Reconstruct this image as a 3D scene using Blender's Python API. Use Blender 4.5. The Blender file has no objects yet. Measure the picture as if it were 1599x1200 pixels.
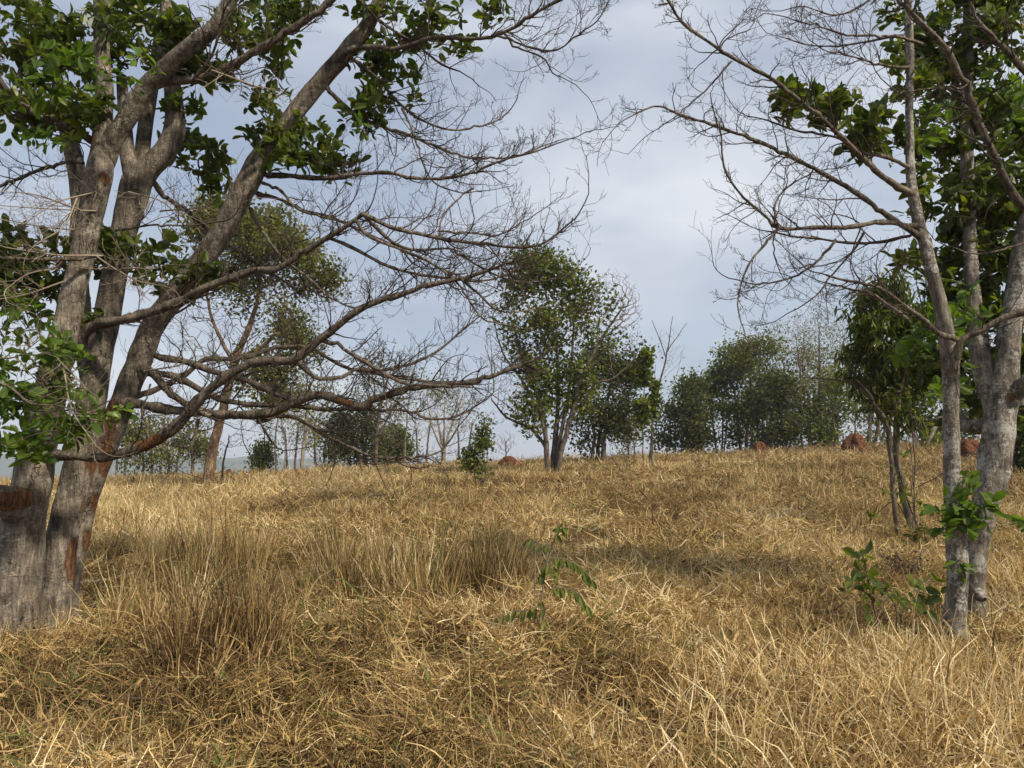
import bpy, math, random
import numpy as np
from mathutils import Vector

# ---------------------------------------------------------------- camera, sky, sun, exposure
sc = bpy.context.scene
C = sc.collection
F = 1208.0                      # focal length in photo pixels (photo is 1599 wide)
HORIZON = 725.0                 # eye-level row
EYE = np.array([0.0, 0.0, 1.6])
PITCH = math.atan((HORIZON - 600.0) / F)
cam_d = bpy.data.cameras.new('camera')
cam = bpy.data.objects.new('camera', cam_d)
C.objects.link(cam)
cam.location = EYE
cam.rotation_euler = (math.radians(90) + PITCH, 0, 0)
cam_d.sensor_width = 36
cam_d.lens = 36 * F / 1599.0
cam_d.clip_start = 0.05
cam_d.clip_end = 20000
sc.camera = cam

SUN = np.array([0.62, -0.50, 0.72]); SUN /= np.linalg.norm(SUN)
sun_el = math.asin(SUN[2]); sun_az = math.atan2(SUN[0], SUN[1])
w = bpy.data.worlds.new('World'); sc.world = w; w.use_nodes = True
nt = w.node_tree; nt.nodes.clear()
def N(t, kind, **kw):
    n = t.nodes.new(kind)
    for k, v in kw.items():
        if k.startswith('i_'):
            key = k[2:].replace('_', ' ')
            n.inputs[key].default_value = v
        else: setattr(n, k, v)
    return n
out = N(nt, 'ShaderNodeOutputWorld'); bg = N(nt, 'ShaderNodeBackground')
bg.inputs['Strength'].default_value = 0.1
sky = N(nt, 'ShaderNodeTexSky', sky_type='NISHITA', sun_disc=False, sun_elevation=sun_el, sun_rotation=sun_az,
        air_density=1.0, dust_density=1.5)
tc = N(nt, 'ShaderNodeTexCoord'); mp = N(nt, 'ShaderNodeMapping')
mp.inputs['Scale'].default_value = (1.0, 1.0, 2.6); mp.inputs['Location'].default_value = (0.37, 0.2, 0.45)
n1 = N(nt, 'ShaderNodeTexNoise'); n1.inputs['Scale'].default_value = 1.6; n1.inputs['Detail'].default_value = 5; n1.inputs['Roughness'].default_value = .5; n1.inputs['Distortion'].default_value = .9
n2 = N(nt, 'ShaderNodeTexNoise'); n2.inputs['Scale'].default_value = 2.3; n2.inputs['Detail'].default_value = 4
r1 = N(nt, 'ShaderNodeValToRGB'); r1.color_ramp.elements[0].position = .36; r1.color_ramp.elements[1].position = .60
r1.color_ramp.elements[0].color = (.45, .45, .45, 1)
r2 = N(nt, 'ShaderNodeValToRGB'); e = r2.color_ramp.elements
e[0].position = .36; e[0].color = (3.8, 4.35, 5.35, 1); e[1].position = .66; e[1].color = (6.3, 6.65, 7.2, 1)
mx = N(nt, 'ShaderNodeMix', data_type='RGBA')
L = nt.links.new
L(tc.outputs['Generated'], mp.inputs['Vector']); L(mp.outputs[0], n1.inputs['Vector']); L(mp.outputs[0], n2.inputs['Vector'])
L(n1.outputs['Fac'], r1.inputs[0]); L(n2.outputs['Fac'], r2.inputs[0])
L(r1.outputs[0], mx.inputs[0]); L(sky.outputs[0], mx.inputs[6]); L(r2.outputs[0], mx.inputs[7])
L(mx.outputs[2], bg.inputs['Color']); L(bg.outputs[0], out.inputs['Surface'])

sl = bpy.data.lights.new('sun', 'SUN'); sl.energy = 4.3; sl.angle = math.radians(4); sl.color = (1.0, .90, .75)
so = bpy.data.objects.new('sun', sl); C.objects.link(so); so.location = (30, -10, 40)
so.rotation_euler = Vector(-SUN).to_track_quat('-Z', 'Y').to_euler()
sc.view_settings.view_transform = 'Standard'; sc.view_settings.look = 'None'
sc.view_settings.exposure = 0.31; sc.view_settings.gamma = 1.0
sc.cycles.max_bounces = 6; sc.cycles.transmission_bounces = 4; sc.cycles.diffuse_bounces = 3
sc.cycles.caustics_reflective = False; sc.cycles.caustics_refractive = False

rng = np.random.default_rng(7)

# ---------------------------------------------------------------- geometry helpers
CA, SA = math.cos(PITCH), math.sin(PITCH)
def P(px, py, d):
    """world point at distance d (along +Y) seen in the photo's pixel (px, py)"""
    u = (px - 799.5) / F; v = (600.0 - py) / F
    D = np.array([u, CA - v * SA, SA + v * CA])
    return EYE + D * (d / D[1])
def rnd_grid(seed): return np.random.default_rng(seed).random((64, 64))
_g = {}
def vnoise(x, y, scale, seed=0):
    if seed not in _g: _g[seed] = rnd_grid(seed)
    g = _g[seed]; x = np.asarray(x, float) / scale + 1000.3; y = np.asarray(y, float) / scale + 1000.7
    xi = np.floor(x).astype(int); yi = np.floor(y).astype(int); fx = x - xi; fy = y - yi
    fx = fx * fx * (3 - 2 * fx); fy = fy * fy * (3 - 2 * fy)
    a = g[xi % 64, yi % 64]; b = g[(xi + 1) % 64, yi % 64]; c = g[xi % 64, (yi + 1) % 64]; d = g[(xi + 1) % 64, (yi + 1) % 64]
    return (a * (1 - fx) + b * fx) * (1 - fy) + (c * (1 - fx) + d * fx) * fy
def ground(x, y):
    x = np.asarray(x, float); y = np.asarray(y, float)
    f = np.interp(y, [-60, 2, 4, 6.5, 9, 12, 16, 20, 25, 30, 35, 40, 46, 55, 70, 100, 250, 600, 9000],
                     [-1.2, 0, .05, .24, .38, .5, .66, .82, 1.02, 1.18, 1.32, 1.42, 1.44, 1.25, .4, -3, -22, -28, -30])
    k = .043 * np.clip((y - 9) / 31, 0, 1) ** 1.2 * np.clip(1 - (y - 60) / 200, 0, 1)
    z = f + k * np.clip(x, -28, 30)
    z = z + (vnoise(x, y, 1.7, 1) - .5) * .12 + (vnoise(x, y, 6, 2) - .5) * .2 * np.clip((y - 5) / 10, 0, 1)
    return z
def G(px, d):
    p = P(px, 700, d); return np.array([p[0], d, float(ground(p[0], d))])

def unit(v): return v / np.maximum(np.linalg.norm(v, axis=-1, keepdims=True), 1e-9)

class MB:
    """collects vertices and faces, builds one mesh object"""
    def __init__(s): s.v = []; s.q = []; s.t = []; s.a = []; s.b = []; s.n = 0
    def add(s, v, q=None, t=None, a=0.5, b=0.0):
        v = np.asarray(v, float).reshape(-1, 3); m = len(v)
        s.v.append(v)
        if q is not None and len(q): s.q.append(np.asarray(q).reshape(-1, 4) + s.n)
        if t is not None and len(t): s.t.append(np.asarray(t).reshape(-1, 3) + s.n)
        s.a.append(np.broadcast_to(np.asarray(a, float).reshape(-1), (m,)) if np.ndim(a) == 0 or len(np.ravel(a)) == 1 else np.asarray(a, float).reshape(-1))
        s.b.append(np.broadcast_to(np.asarray(b, float).reshape(-1), (m,)) if np.ndim(b) == 0 or len(np.ravel(b)) == 1 else np.asarray(b, float).reshape(-1))
        s.n += m
    def tubes(s, items, sides=5, a=None, lump=0.0, caps=False):
        groups = {}
        for p, r in items: groups.setdefault(len(p), []).append((p, r))
        for n, its in groups.items():
            if n < 2: continue
            Pp = np.array([i[0] for i in its]); R = np.array([i[1] for i in its]); K = len(its)
            T = np.empty_like(Pp); T[:, 1:-1] = Pp[:, 2:] - Pp[:, :-2]; T[:, 0] = Pp[:, 1] - Pp[:, 0]; T[:, -1] = Pp[:, -1] - Pp[:, -2]
            T = unit(T)
            ref = np.cross(T[:, 0], T[:, -1]); bad = np.linalg.norm(ref, axis=1) < .15
            md = unit(Pp[:, -1] - Pp[:, 0]); alt = np.where(np.abs(md[:, 2:3]) < .7, np.array([[0, 0, 1.]]), np.array([[1., 0, 0]]))
            alt = np.cross(md, alt); ref = unit(np.where(bad[:, None], alt, ref))
            U = ref[:, None] - (ref[:, None] * T).sum(-1, keepdims=True) * T; U = unit(U); V = np.cross(T, U)
            an = np.arange(sides) * 2 * math.pi / sides
            rr = R[:, :, None] * np.ones(sides)
            if lump:
                ss = np.cumsum(np.r_[0, np.linalg.norm(np.diff(Pp[0], axis=0), axis=1)])
                for m in range(5):
                    ph = rng.random(3) * 6.28; fz = rng.uniform(2, 12)
                    rr = rr * (1 + lump * .5 * np.sin(an[None, None] * (m + 1) + ph[0] + 2 * np.sin(fz * ss + ph[1])[None, :, None]))
                rr = rr * (1 + (rng.random(rr.shape) - .5) * lump * .35)
            X = Pp[:, :, None] + rr[..., None] * (np.cos(an)[None, None, :, None] * U[:, :, None] + np.sin(an)[None, None, :, None] * V[:, :, None])
            k, i, j = np.meshgrid(np.arange(K), np.arange(n - 1), np.arange(sides), indexing='ij')
            j2 = (j + 1) % sides; o = k * n * sides
            q = np.stack([o + i * sides + j, o + i * sides + j2, o + (i + 1) * sides + j2, o + (i + 1) * sides + j], -1)
            av = rng.random(K)[:, None, None] * np.ones((1, n, sides)) if a is None else a
            s.add(X, q, a=av)
            if caps:
                for kk in range(K):
                    c = Pp[kk, -1]; s.add(np.vstack([X[kk, -1], c]), t=[(q_, (q_ + 1) % sides, sides) for q_ in range(sides)])
    def leaves(s, base, d, nrm, size, width=.5, simple=False, fold=.22, droop=.25, a=None):
        base = np.asarray(base); K = len(base)
        if K == 0: return
        d = unit(d); side = unit(np.cross(d, nrm)); n = np.cross(side, d)
        L_ = (size if np.ndim(size) else np.full(K, size))[:, None]; W = L_ * width * .5
        a = rng.random(K) if a is None else a
        if simple:
            m = base + d * L_ * .5
            X = np.stack([base, m + side * W - n * L_ * .05, base + d * L_ - n * L_ * droop, m - side * W - n * L_ * .05], 1)
            s.add(X, np.arange(K * 4).reshape(K, 4), a=np.repeat(a, 4)); return
        def pt(t, wv, f): return base + d * L_ * t - n * L_ * (droop * t * t) + side * W * wv + n * W * abs(wv) * fold * 2
        X = np.stack([pt(0, 0, 0), pt(.3, 0, 0), pt(.68, 0, 0), pt(1, 0, 0), pt(.3, .72, 0), pt(.68, 1, 0), pt(.3, -.72, 0), pt(.68, -1, 0), pt(.9, .55, 0), pt(.9, -.55, 0)], 1)
        o = (np.arange(K) * 10)[:, None]
        q = np.concatenate([o + np.array([[1, 4, 5, 2]]), o + np.array([[1, 2, 7, 6]]), o + np.array([[2, 5, 8, 3]]), o + np.array([[2, 3, 9, 7]])])
        t = np.concatenate([o + np.array([[0, 4, 1]]), o + np.array([[0, 1, 6]])])
        s.add(X, q, t, a=np.repeat(a, 10))
    def build(s, name, mat, parent=None, smooth=True, peel=None):
        if not s.v: return None
        v = np.concatenate(s.v); a = np.concatenate(s.a); b = np.concatenate(s.b)
        q = np.concatenate(s.q) if s.q else np.zeros((0, 4), int); t = np.concatenate(s.t) if s.t else np.zeros((0, 3), int)
        if peel is not None:
            for (c, r) in peel:
                c = np.asarray(c); dd = np.linalg.norm((v - c) / np.asarray(r), axis=1)
                b = np.maximum(b, np.clip(1.6 - dd, 0, 1))
        loc = np.array(parent.location) if parent is not None else np.zeros(3)
        me = bpy.data.meshes.new(name); me.vertices.add(len(v)); me.vertices.foreach_set('co', (v - loc).astype(np.float32).ravel())
        me.loops.add(q.size + t.size); me.loops.foreach_set('vertex_index', np.concatenate([q.ravel(), t.ravel()]).astype(np.int32))
        me.polygons.add(len(q) + len(t))
        me.polygons.foreach_set('loop_start', np.concatenate([np.arange(len(q)) * 4, len(q) * 4 + np.arange(len(t)) * 3]).astype(np.int32))
        me.polygons.foreach_set('use_smooth', np.full(len(q) + len(t), smooth))
        at = me.attributes.new('rnd', 'FLOAT', 'POINT'); at.data.foreach_set('value', a.astype(np.float32))
        if b.max() > 0:
            at = me.attributes.new('peel', 'FLOAT', 'POINT'); at.data.foreach_set('value', b.astype(np.float32))
        me.update(calc_edges=True)
        me.materials.append(mat)
        o = bpy.data.objects.new(name, me); C.objects.link(o)
        if parent is not None: o.parent = parent
        return o

def tag(o, label, cat, group=None, kind=None):
    if label: o['label'] = label
    if cat: o['category'] = cat
    if group: o['group'] = group
    if kind: o['kind'] = kind
    return o
def thing(name, label, cat, loc, group=None):
    o = bpy.data.objects.new(name, None); C.objects.link(o); o.location = [float(c) for c in loc]; o.empty_display_size = .2
    return tag(o, label, cat, group)

def spline(pts, step=.05, wob=0.0):
    """pts: rows (x,y,z,r). Catmull-Rom resample"""
    p = np.array(pts, float); n = len(p)
    if n == 2: p = np.vstack([p[0], (p[0] + p[1]) / 2, p[1]]); n = 3
    q = np.vstack([2 * p[0] - p[1], p, 2 * p[-1] - p[-2]]); outp = []
    for i in range(n - 1):
        p0, p1, p2, p3 = q[i:i + 4]; k = max(2, int(np.linalg.norm(p2[:3] - p1[:3]) / step))
        t = np.linspace(0, 1, k, endpoint=False)[:, None]
        outp.append(.5 * (2 * p1 + (p2 - p0) * t + (2 * p0 - 5 * p1 + 4 * p2 - p3) * t ** 2 + (3 * p1 - p0 - 3 * p2 + p3) * t ** 3))
    outp.append(p[-1:]); s = np.vstack(outp)
    if wob:
        m = len(s); ss = np.arange(m) * step
        for k in range(3):
            for f, am in ((2.2, 1.), (5.3, .45), (13, .22)):
                s[:, k] += wob * am * (np.sin(f * ss + rng.random() * 6.28) - 0) * np.clip(np.arange(m) / 6, 0, 1)
    s[:, 3] = np.maximum(s[:, 3], .0012)
    return s
def pix(pts, d0, d1=None):
    """[(px,py,rpx)] -> (x,y,z,r) with the distance running from d0 to d1"""
    d1 = d0 if d1 is None else d1; n = len(pts); o = []
    acc = np.r_[0, np.cumsum([math.dist(pts[i][:2], pts[i + 1][:2]) for i in range(n - 1)])]; acc /= acc[-1]
    for (px, py, r), t in zip(pts, acc):
        d = d0 + (d1 - d0) * t; p = P(px, py, d); o.append((*p, r / F * d))
    return o
def taper(pts, r0, r1): 
    n = len(pts); return [(x, y, r0 + (r1 - r0) * (i / (n - 1)) ** .8) for i, (x, y) in enumerate(pts)]

# ---------------------------------------------------------------- materials
def mat_new(name):
    m = bpy.data.materials.new(name); m.use_nodes = True; t = m.node_tree; t.nodes.clear(); return m, t
def ramp(t, stops):
    r = N(t, 'ShaderNodeValToRGB'); el = r.color_ramp.elements
    while len(el) < len(stops): el.new(.5)
    for e_, (p, c) in zip(el, stops): e_.position = p; e_.color = (*c, 1)
    return r
def noise(t, vec, scale, detail=4, rough=.55, dist=0):
    n = N(t, 'ShaderNodeTexNoise'); n.inputs['Scale'].default_value = scale; n.inputs['Detail'].default_value = detail
    n.inputs['Roughness'].default_value = rough; n.inputs['Distortion'].default_value = dist
    if vec is not None: t.links.new(vec, n.inputs['Vector'])
    return n
def mixc(t, f, a, b, mode='MIX'):
    m = N(t, 'ShaderNodeMix', data_type='RGBA', blend_type=mode)
    for s_, v in ((m.inputs[0], f), (m.inputs[6], a), (m.inputs[7], b)):
        if isinstance(v, (int, float)): s_.default_value = v
        elif isinstance(v, tuple): s_.default_value = (*v, 1)
        else: t.links.new(v, s_)
    return m.outputs[2]
def math_(t, op, a, b=None):
    m = N(t, 'ShaderNodeMath', operation=op)
    for i, v in enumerate((a, b)):
        if v is None: continue
        if isinstance(v, (int, float)): m.inputs[i].default_value = v
        else: t.links.new(v, m.inputs[i])
    return m.outputs[0]
def mat_leaf(name, stops, rough=.45, trans=.3, spec=.5):
    m, t = mat_new(name); o = N(t, 'ShaderNodeOutputMaterial')
    at = N(t, 'ShaderNodeAttribute', attribute_name='rnd'); r = ramp(t, stops); t.links.new(at.outputs['Fac'], r.inputs[0])
    g = N(t, 'ShaderNodeNewGeometry')
    nz = noise(t, g.outputs['Position'], 9, 2)
    col = mixc(t, 1.0, r.outputs[0], ramp_from(t, nz.outputs['Fac'], .75, 1.3), 'MULTIPLY')
    b = N(t, 'ShaderNodeBsdfPrincipled'); b.inputs['Roughness'].default_value = rough; b.inputs['Specular IOR Level'].default_value = spec
    t.links.new(col, b.inputs['Base Color'])
    tr = N(t, 'ShaderNodeBsdfTranslucent'); tcol = mixc(t, 1.0, col, (1.25, 1.35, .55), 'MULTIPLY'); t.links.new(tcol, tr.inputs['Color'])
    mx_ = N(t, 'ShaderNodeMixShader'); mx_.inputs[0].default_value = trans
    t.links.new(b.outputs[0], mx_.inputs[1]); t.links.new(tr.outputs[0], mx_.inputs[2]); t.links.new(mx_.outputs[0], o.inputs['Surface'])
    return m
def ramp_from(t, sock, lo, hi, p0=.3, p1=.7):
    r = ramp(t, [(p0, (lo,) * 3), (p1, (hi,) * 3)]); t.links.new(sock, r.inputs[0]); return r.outputs[0]
def mat_bark(name, c0, c1, lichen=None, crack=.5, scale=1., bump=.5, peel=True, rings=0.0, lichen_at=.58):
    m, t = mat_new(name); o = N(t, 'ShaderNodeOutputMaterial'); tc_ = N(t, 'ShaderNodeTexCoord')
    mp_ = N(t, 'ShaderNodeMapping'); mp_.inputs['Scale'].default_value = (scale, scale, scale * .35); t.links.new(tc_.outputs['Object'], mp_.inputs['Vector'])
    v = mp_.outputs[0]; vo = tc_.outputs['Object']
    n1_ = noise(t, v, 14, 8, .65, .6); col = mixc(t, ramp_from(t, n1_.outputs['Fac'], 0, 1, .35, .65), c0, c1)
    nb = noise(t, vo, 3.2, 4, .6, .3); col = mixc(t, 1.0, col, ramp_from(t, nb.outputs['Fac'], .6, 1.35), 'MULTIPLY')
    fn = noise(t, vo, 75 * scale, 4, .75); col = mixc(t, 1.0, col, ramp_from(t, fn.outputs['Fac'], .62, 1.28, .36, .64), 'MULTIPLY')
    mf = N(t, 'ShaderNodeMapping'); mf.inputs['Scale'].default_value = (34 * scale, 34 * scale, 5 * scale); t.links.new(vo, mf.inputs['Vector'])
    fl = noise(t, mf.outputs[0], 1, 5, .7, .5); col = mixc(t, 1.0, col, ramp_from(t, fl.outputs['Fac'], .62, 1.2, .38, .6), 'MULTIPLY')
    if lichen:
        nl = noise(t, vo, 22 * scale, 5, .7, .4); nl2 = noise(t, vo, 5, 3)
        s_ = math_(t, 'ADD', math_(t, 'MULTIPLY', nl.outputs['Fac'], .6), math_(t, 'MULTIPLY', nl2.outputs['Fac'], .45))
        col = mixc(t, ramp_from(t, s_, 0, .8, lichen_at, lichen_at + .05), col, lichen)
    # long vertical cracks with short cross breaks
    wv = noise(t, vo, 5, 3, .6); vec = N(t, 'ShaderNodeVectorMath', operation='ADD'); sc_ = N(t, 'ShaderNodeVectorMath', operation='SCALE'); sc_.inputs['Scale'].default_value = .18
    t.links.new(wv.outputs['Color'], sc_.inputs[0]); t.links.new(vo, vec.inputs[0]); t.links.new(sc_.outputs[0], vec.inputs[1])
    mp2 = N(t, 'ShaderNodeMapping'); mp2.inputs['Scale'].default_value = (11 * scale, 11 * scale, 1.7 * scale); t.links.new(vec.outputs[0], mp2.inputs['Vector'])
    vr = noise(t, mp2.outputs[0], .62, 3, .6, .3); vdist = math_(t, 'ABSOLUTE', math_(t, 'SUBTRACT', vr.outputs['Fac'], .5))
    gate = noise(t, vo, 2.3, 2); cm = math_(t, 'MULTIPLY', ramp_from(t, vdist, 1, 0, .002, .014), ramp_from(t, gate.outputs['Fac'], 0, 1, .50, .66))
    col = mixc(t, math_(t, 'MULTIPLY', cm, crack), col, (.02, .012, .008))
    h = math_(t, 'SUBTRACT', math_(t, 'ADD', math_(t, 'ADD', n1_.outputs['Fac'], math_(t, 'MULTIPLY', fl.outputs['Fac'], .9)), math_(t, 'MULTIPLY', nb.outputs['Fac'], .5)), math_(t, 'MULTIPLY', cm, 2.0 * crack))
    if rings:
        mr = N(t, 'ShaderNodeMapping'); mr.inputs['Scale'].default_value = (2, 2, 40); t.links.new(vec.outputs[0], mr.inputs['Vector'])
        nr = noise(t, mr.outputs[0], 1.0, 3, .6); h = math_(t, 'ADD', h, math_(t, 'MULTIPLY', nr.outputs['Fac'], rings))
        col = mixc(t, 1.0, col, ramp_from(t, nr.outputs['Fac'], .78, 1.15), 'MULTIPLY')
    if peel:
        at = N(t, 'ShaderNodeAttribute', attribute_name='peel'); pn = noise(t, v, 16, 5, .7)
        pm = math_(t, 'ADD', at.outputs['Fac'], math_(t, 'MULTIPLY', math_(t, 'SUBTRACT', pn.outputs['Fac'], .5), .9))
        pf = ramp_from(t, pm, 0, 1, .5, .55)
        mp3 = N(t, 'ShaderNodeMapping'); mp3.inputs['Scale'].default_value = (40, 40, 6); t.links.new(vo, mp3.inputs['Vector'])
        fib = noise(t, mp3.outputs[0], 1.4, 5, .7)
        pc = ramp(t, [(.3, (.04, .02, .013)), (.47, (.12, .055, .027)), (.62, (.22, .115, .055)), (.8, (.36, .24, .13))]); t.links.new(fib.outputs['Fac'], pc.inputs[0])
        col = mixc(t, pf, col, pc.outputs[0])
        edge = ramp_from(t, pm, 1, 0, .50, .53); h = math_(t, 'ADD', h, math_(t, 'MULTIPLY', edge, .8))
    bp = N(t, 'ShaderNodeBump'); bp.inputs['Strength'].default_value = bump; bp.inputs['Distance'].default_value = .02; t.links.new(h, bp.inputs['Height'])
    b = N(t, 'ShaderNodeBsdfPrincipled'); b.inputs['Roughness'].default_value = .9; b.inputs['Specular IOR Level'].default_value = .15
    t.links.new(col, b.inputs['Base Color']); t.links.new(bp.outputs[0], b.inputs['Normal']); t.links.new(b.outputs[0], o.inputs['Surface'])
    return m
def mat_twig(name, c0, c1):
    m, t = mat_new(name); o = N(t, 'ShaderNodeOutputMaterial'); at = N(t, 'ShaderNodeAttribute', attribute_name='rnd')
    b = N(t, 'ShaderNodeBsdfPrincipled'); b.inputs['Roughness'].default_value = .85; b.inputs['Specular IOR Level'].default_value = .2
    t.links.new(mixc(t, at.outputs['Fac'], c0, c1), b.inputs['Base Color']); t.links.new(b.outputs[0], o.inputs['Surface']); return m

GRASS = [(0, (.06, .034, .016)), (.20, (.16, .095, .038)), (.47, (.38, .255, .095)), (.74, (.60, .435, .18)), (.91, (.85, .71, .43)), (.925, (.17, .19, .05)), (1, (.08, .12, .028))]
M_grass = mat_leaf('dry_grass_blades', GRASS, rough=.6, trans=.25, spec=.3)
# grass transmits a straw colour, not green
for n_ in M_grass.node_tree.nodes:
    if n_.type == 'MIX' and n_.inputs[7].default_value[1] > 1.3: n_.inputs[7].default_value = (1.1, 1.0, .75, 1)
M_leaf = mat_leaf('glossy_leaf', [(0, (.026, .044, .009)), (.45, (.07, .098, .016)), (.8, (.15, .175, .022)), (1, (.30, .26, .03))], rough=.38, trans=.48, spec=.35)
M_leafb = mat_leaf('bright_leaf', [(0, (.05, .10, .015)), (.6, (.12, .185, .025)), (.94, (.21, .26, .04)), (1, (.42, .30, .03))], rough=.38, trans=.5, spec=.35)
M_olive = mat_leaf('olive_leaf', [(0, (.07, .075, .02)), (.6, (.135, .14, .036)), (1, (.25, .235, .07))], rough=.7, trans=.4, spec=.15)
M_dark = mat_leaf('dark_leaf', [(0, (.035, .043, .013)), (.7, (.075, .085, .022)), (1, (.15, .15, .04))], rough=.7, trans=.35, spec=.15)
M_mid = mat_leaf('mid_leaf', [(0, (.05, .066, .013)), (.6, (.11, .135, .024)), (1, (.24, .24, .05))], rough=.6, trans=.42, spec=.2)
M_pale = mat_leaf('pale_leaf', [(0, (.10, .12, .055)), (.6, (.17, .19, .085)), (1, (.27, .27, .13))], rough=.7, trans=.35, spec=.1)
M_barkA = mat_bark('furrowed_bark', (.098, .080, .061), (.31, .26, .20), lichen=(.36, .35, .29), crack=.7, bump=1., rings=.5, lichen_at=.60)
M_barkL = mat_bark('limb_bark', (.075, .060, .045), (.25, .20, .148), lichen=(.31, .29, .23), crack=.6, scale=1.5, bump=1., lichen_at=.60)
M_barkR = mat_bark('mottled_bark', (.09, .074, .058), (.28, .24, .195), lichen=(.40, .385, .34), crack=.35, scale=1.3, bump=.6, rings=.5, lichen_at=.545)
M_barkF = mat_bark('far_bark', (.06, .045, .035), (.19, .15, .115), crack=.5, bump=.6, peel=False)
M_barkS = mat_bark('spotted_bark', (.13, .075, .04), (.30, .21, .13), lichen=(.06, .045, .035), crack=.8, scale=.8, bump=.8, peel=False, lichen_at=.55)
M_barkP = mat_bark('pale_bark', (.20, .16, .12), (.38, .32, .24), crack=.3, bump=.4, peel=False)
M_twig = mat_twig('brown_twig', (.028, .02, .016), (.10, .072, .054))
M_twigp = mat_twig('pale_twig', (.16, .12, .085), (.33, .27, .19))
M_twigg = mat_twig('grey_twig', (.12, .10, .08), (.24, .20, .16))

def mat_ground():
    m, t = mat_new('dry_ground'); o = N(t, 'ShaderNodeOutputMaterial'); g = N(t, 'ShaderNodeNewGeometry'); p = g.outputs['Position']
    a = noise(t, p, 18, 8, .7); b_ = noise(t, p, .9, 5, .6); c = noise(t, p, .012, 5, .6)
    col = ramp(t, [(.3, (.03, .02, .011)), (.5, (.10, .065, .03)), (.7, (.24, .165, .075))]); t.links.new(a.outputs['Fac'], col.inputs[0])
    col = mixc(t, 1.0, col.outputs[0], ramp_from(t, b_.outputs['Fac'], .7, 1.2), 'MULTIPLY')
    sx = N(t, 'ShaderNodeSeparateXYZ'); t.links.new(p, sx.inputs[0])
    far = ramp_from(t, math_(t, 'DIVIDE', sx.outputs[1], 400.0), 0, 1, .2, .5)
    fc = ramp(t, [(.42, (.035, .055, .02)), (.55, (.11, .12, .045)), (.62, (.22, .19, .09))]); t.links.new(c.outputs['Fac'], fc.inputs[0])
    col = mixc(t, far, col, fc.outputs[0])
    bp = N(t, 'ShaderNodeBump'); bp.inputs['Strength'].default_value = 1; bp.inputs['Distance'].default_value = .05; t.links.new(a.outputs['Fac'], bp.inputs['Height'])
    s_ = N(t, 'ShaderNodeBsdfPrincipled'); s_.inputs['Roughness'].default_value = 1; s_.inputs['Specular IOR Level'].default_value = .05
    t.links.new(col, s_.inputs['Base Color']); t.links.new(bp.outputs[0], s_.inputs['Normal']); t.links.new(s_.outputs[0], o.inputs['Surface']); return m
def mat_plain(name, stops, sc_=3.0, bump=.5, dist=.05):
    m, t = mat_new(name); o = N(t, 'ShaderNodeOutputMaterial'); tc_ = N(t, 'ShaderNodeTexCoord'); a = noise(t, tc_.outputs['Object'], sc_, 8, .65)
    col = ramp(t, stops); t.links.new(a.outputs['Fac'], col.inputs[0])
    bp = N(t, 'ShaderNodeBump'); bp.inputs['Strength'].default_value = bump; bp.inputs['Distance'].default_value = dist; t.links.new(a.outputs['Fac'], bp.inputs['Height'])
    s_ = N(t, 'ShaderNodeBsdfPrincipled'); s_.inputs['Roughness'].default_value = .95; s_.inputs['Specular IOR Level'].default_value = .1
    t.links.new(col.outputs[0], s_.inputs['Base Color']); t.links.new(bp.outputs[0], s_.inputs['Normal']); t.links.new(s_.outputs[0], o.inputs['Surface']); return m
M_ground = mat_ground()
M_soil = mat_plain('red_termite_soil', [(.3, (.055, .023, .013)), (.5, (.14, .057, .029)), (.7, (.26, .115, .058))], 9, 1, .16)
M_hill = mat_plain('wooded_hill', [(.35, (.02, .035, .02)), (.5, (.04, .065, .03)), (.65, (.09, .10, .05))], .02, 1, 6)
M_stick = mat_plain('bleached_wood', [(.3, (.32, .27, .2)), (.7, (.55, .49, .4))], 20, .4, .005)

# ---------------------------------------------------------------- ground, hills
def axis(lo, hi, near, k, fine):
    a = [0.0]; s_ = fine
    while a[-1] < hi: 
        a.append(a[-1] + s_); s_ = fine if a[-1] < near else s_ * k
    b = [0.0]; s_ = fine
    while b[-1] > lo:
        b.append(b[-1] - s_); s_ = fine if b[-1] > -min(near, 30) else s_ * k
    return np.array(sorted(set(a + b)))
xs = axis(-6000, 6000, 45, 1.12, .45); ys = axis(-60, 9000, 60, 1.08, .45)
XX, YY = np.meshgrid(xs, ys); ZZ = ground(XX, YY)
m = MB(); nx, ny = len(xs), len(ys); i, j = np.meshgrid(np.arange(ny - 1), np.arange(nx - 1), indexing='ij')
m.add(np.stack([XX, YY, ZZ], -1), np.stack([i * nx + j, i * nx + j + 1, (i + 1) * nx + j + 1, (i + 1) * nx + j], -1))
tag(m.build('ground', M_ground), 'dry sloping field soil under the straw coloured grass', None, kind='structure')
def hill(name, y0, x0, x1, pts, depth, seed):
    n = 160; xs_ = np.linspace(x0, x1, n); top = np.interp(xs_, *zip(*pts)) + (vnoise(xs_, xs_ * 0, 60, seed) - .5) * 7 + (vnoise(xs_, xs_ * 0, 14, seed + 1) - .5) * 3
    rows = []
    for k in np.linspace(0, 1, 12): rows.append(np.stack([xs_, np.full(n, y0 + depth * (k - .5)), -35 + (top + 35) * np.sin(math.pi * min(k, .999)) ** .7], -1))
    X = np.array(rows); i, j = np.meshgrid(np.arange(11), np.arange(n - 1), indexing='ij')
    mm = MB(); mm.add(X, np.stack([i * n + j, i * n + j + 1, (i + 1) * n + j + 1, (i + 1) * n + j], -1)); o = mm.build(name, M_hill); tag(o, 'distant wooded hills fading blue in the haze behind the left trees', None, kind='structure')
hill('hills', 1700, -1500, 900, [(-1500, 25), (-1000, 26), (-700, 17), (-560, 19), (-420, 8), (-250, 2), (0, -4), (900, -8)], 500, 11)

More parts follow.
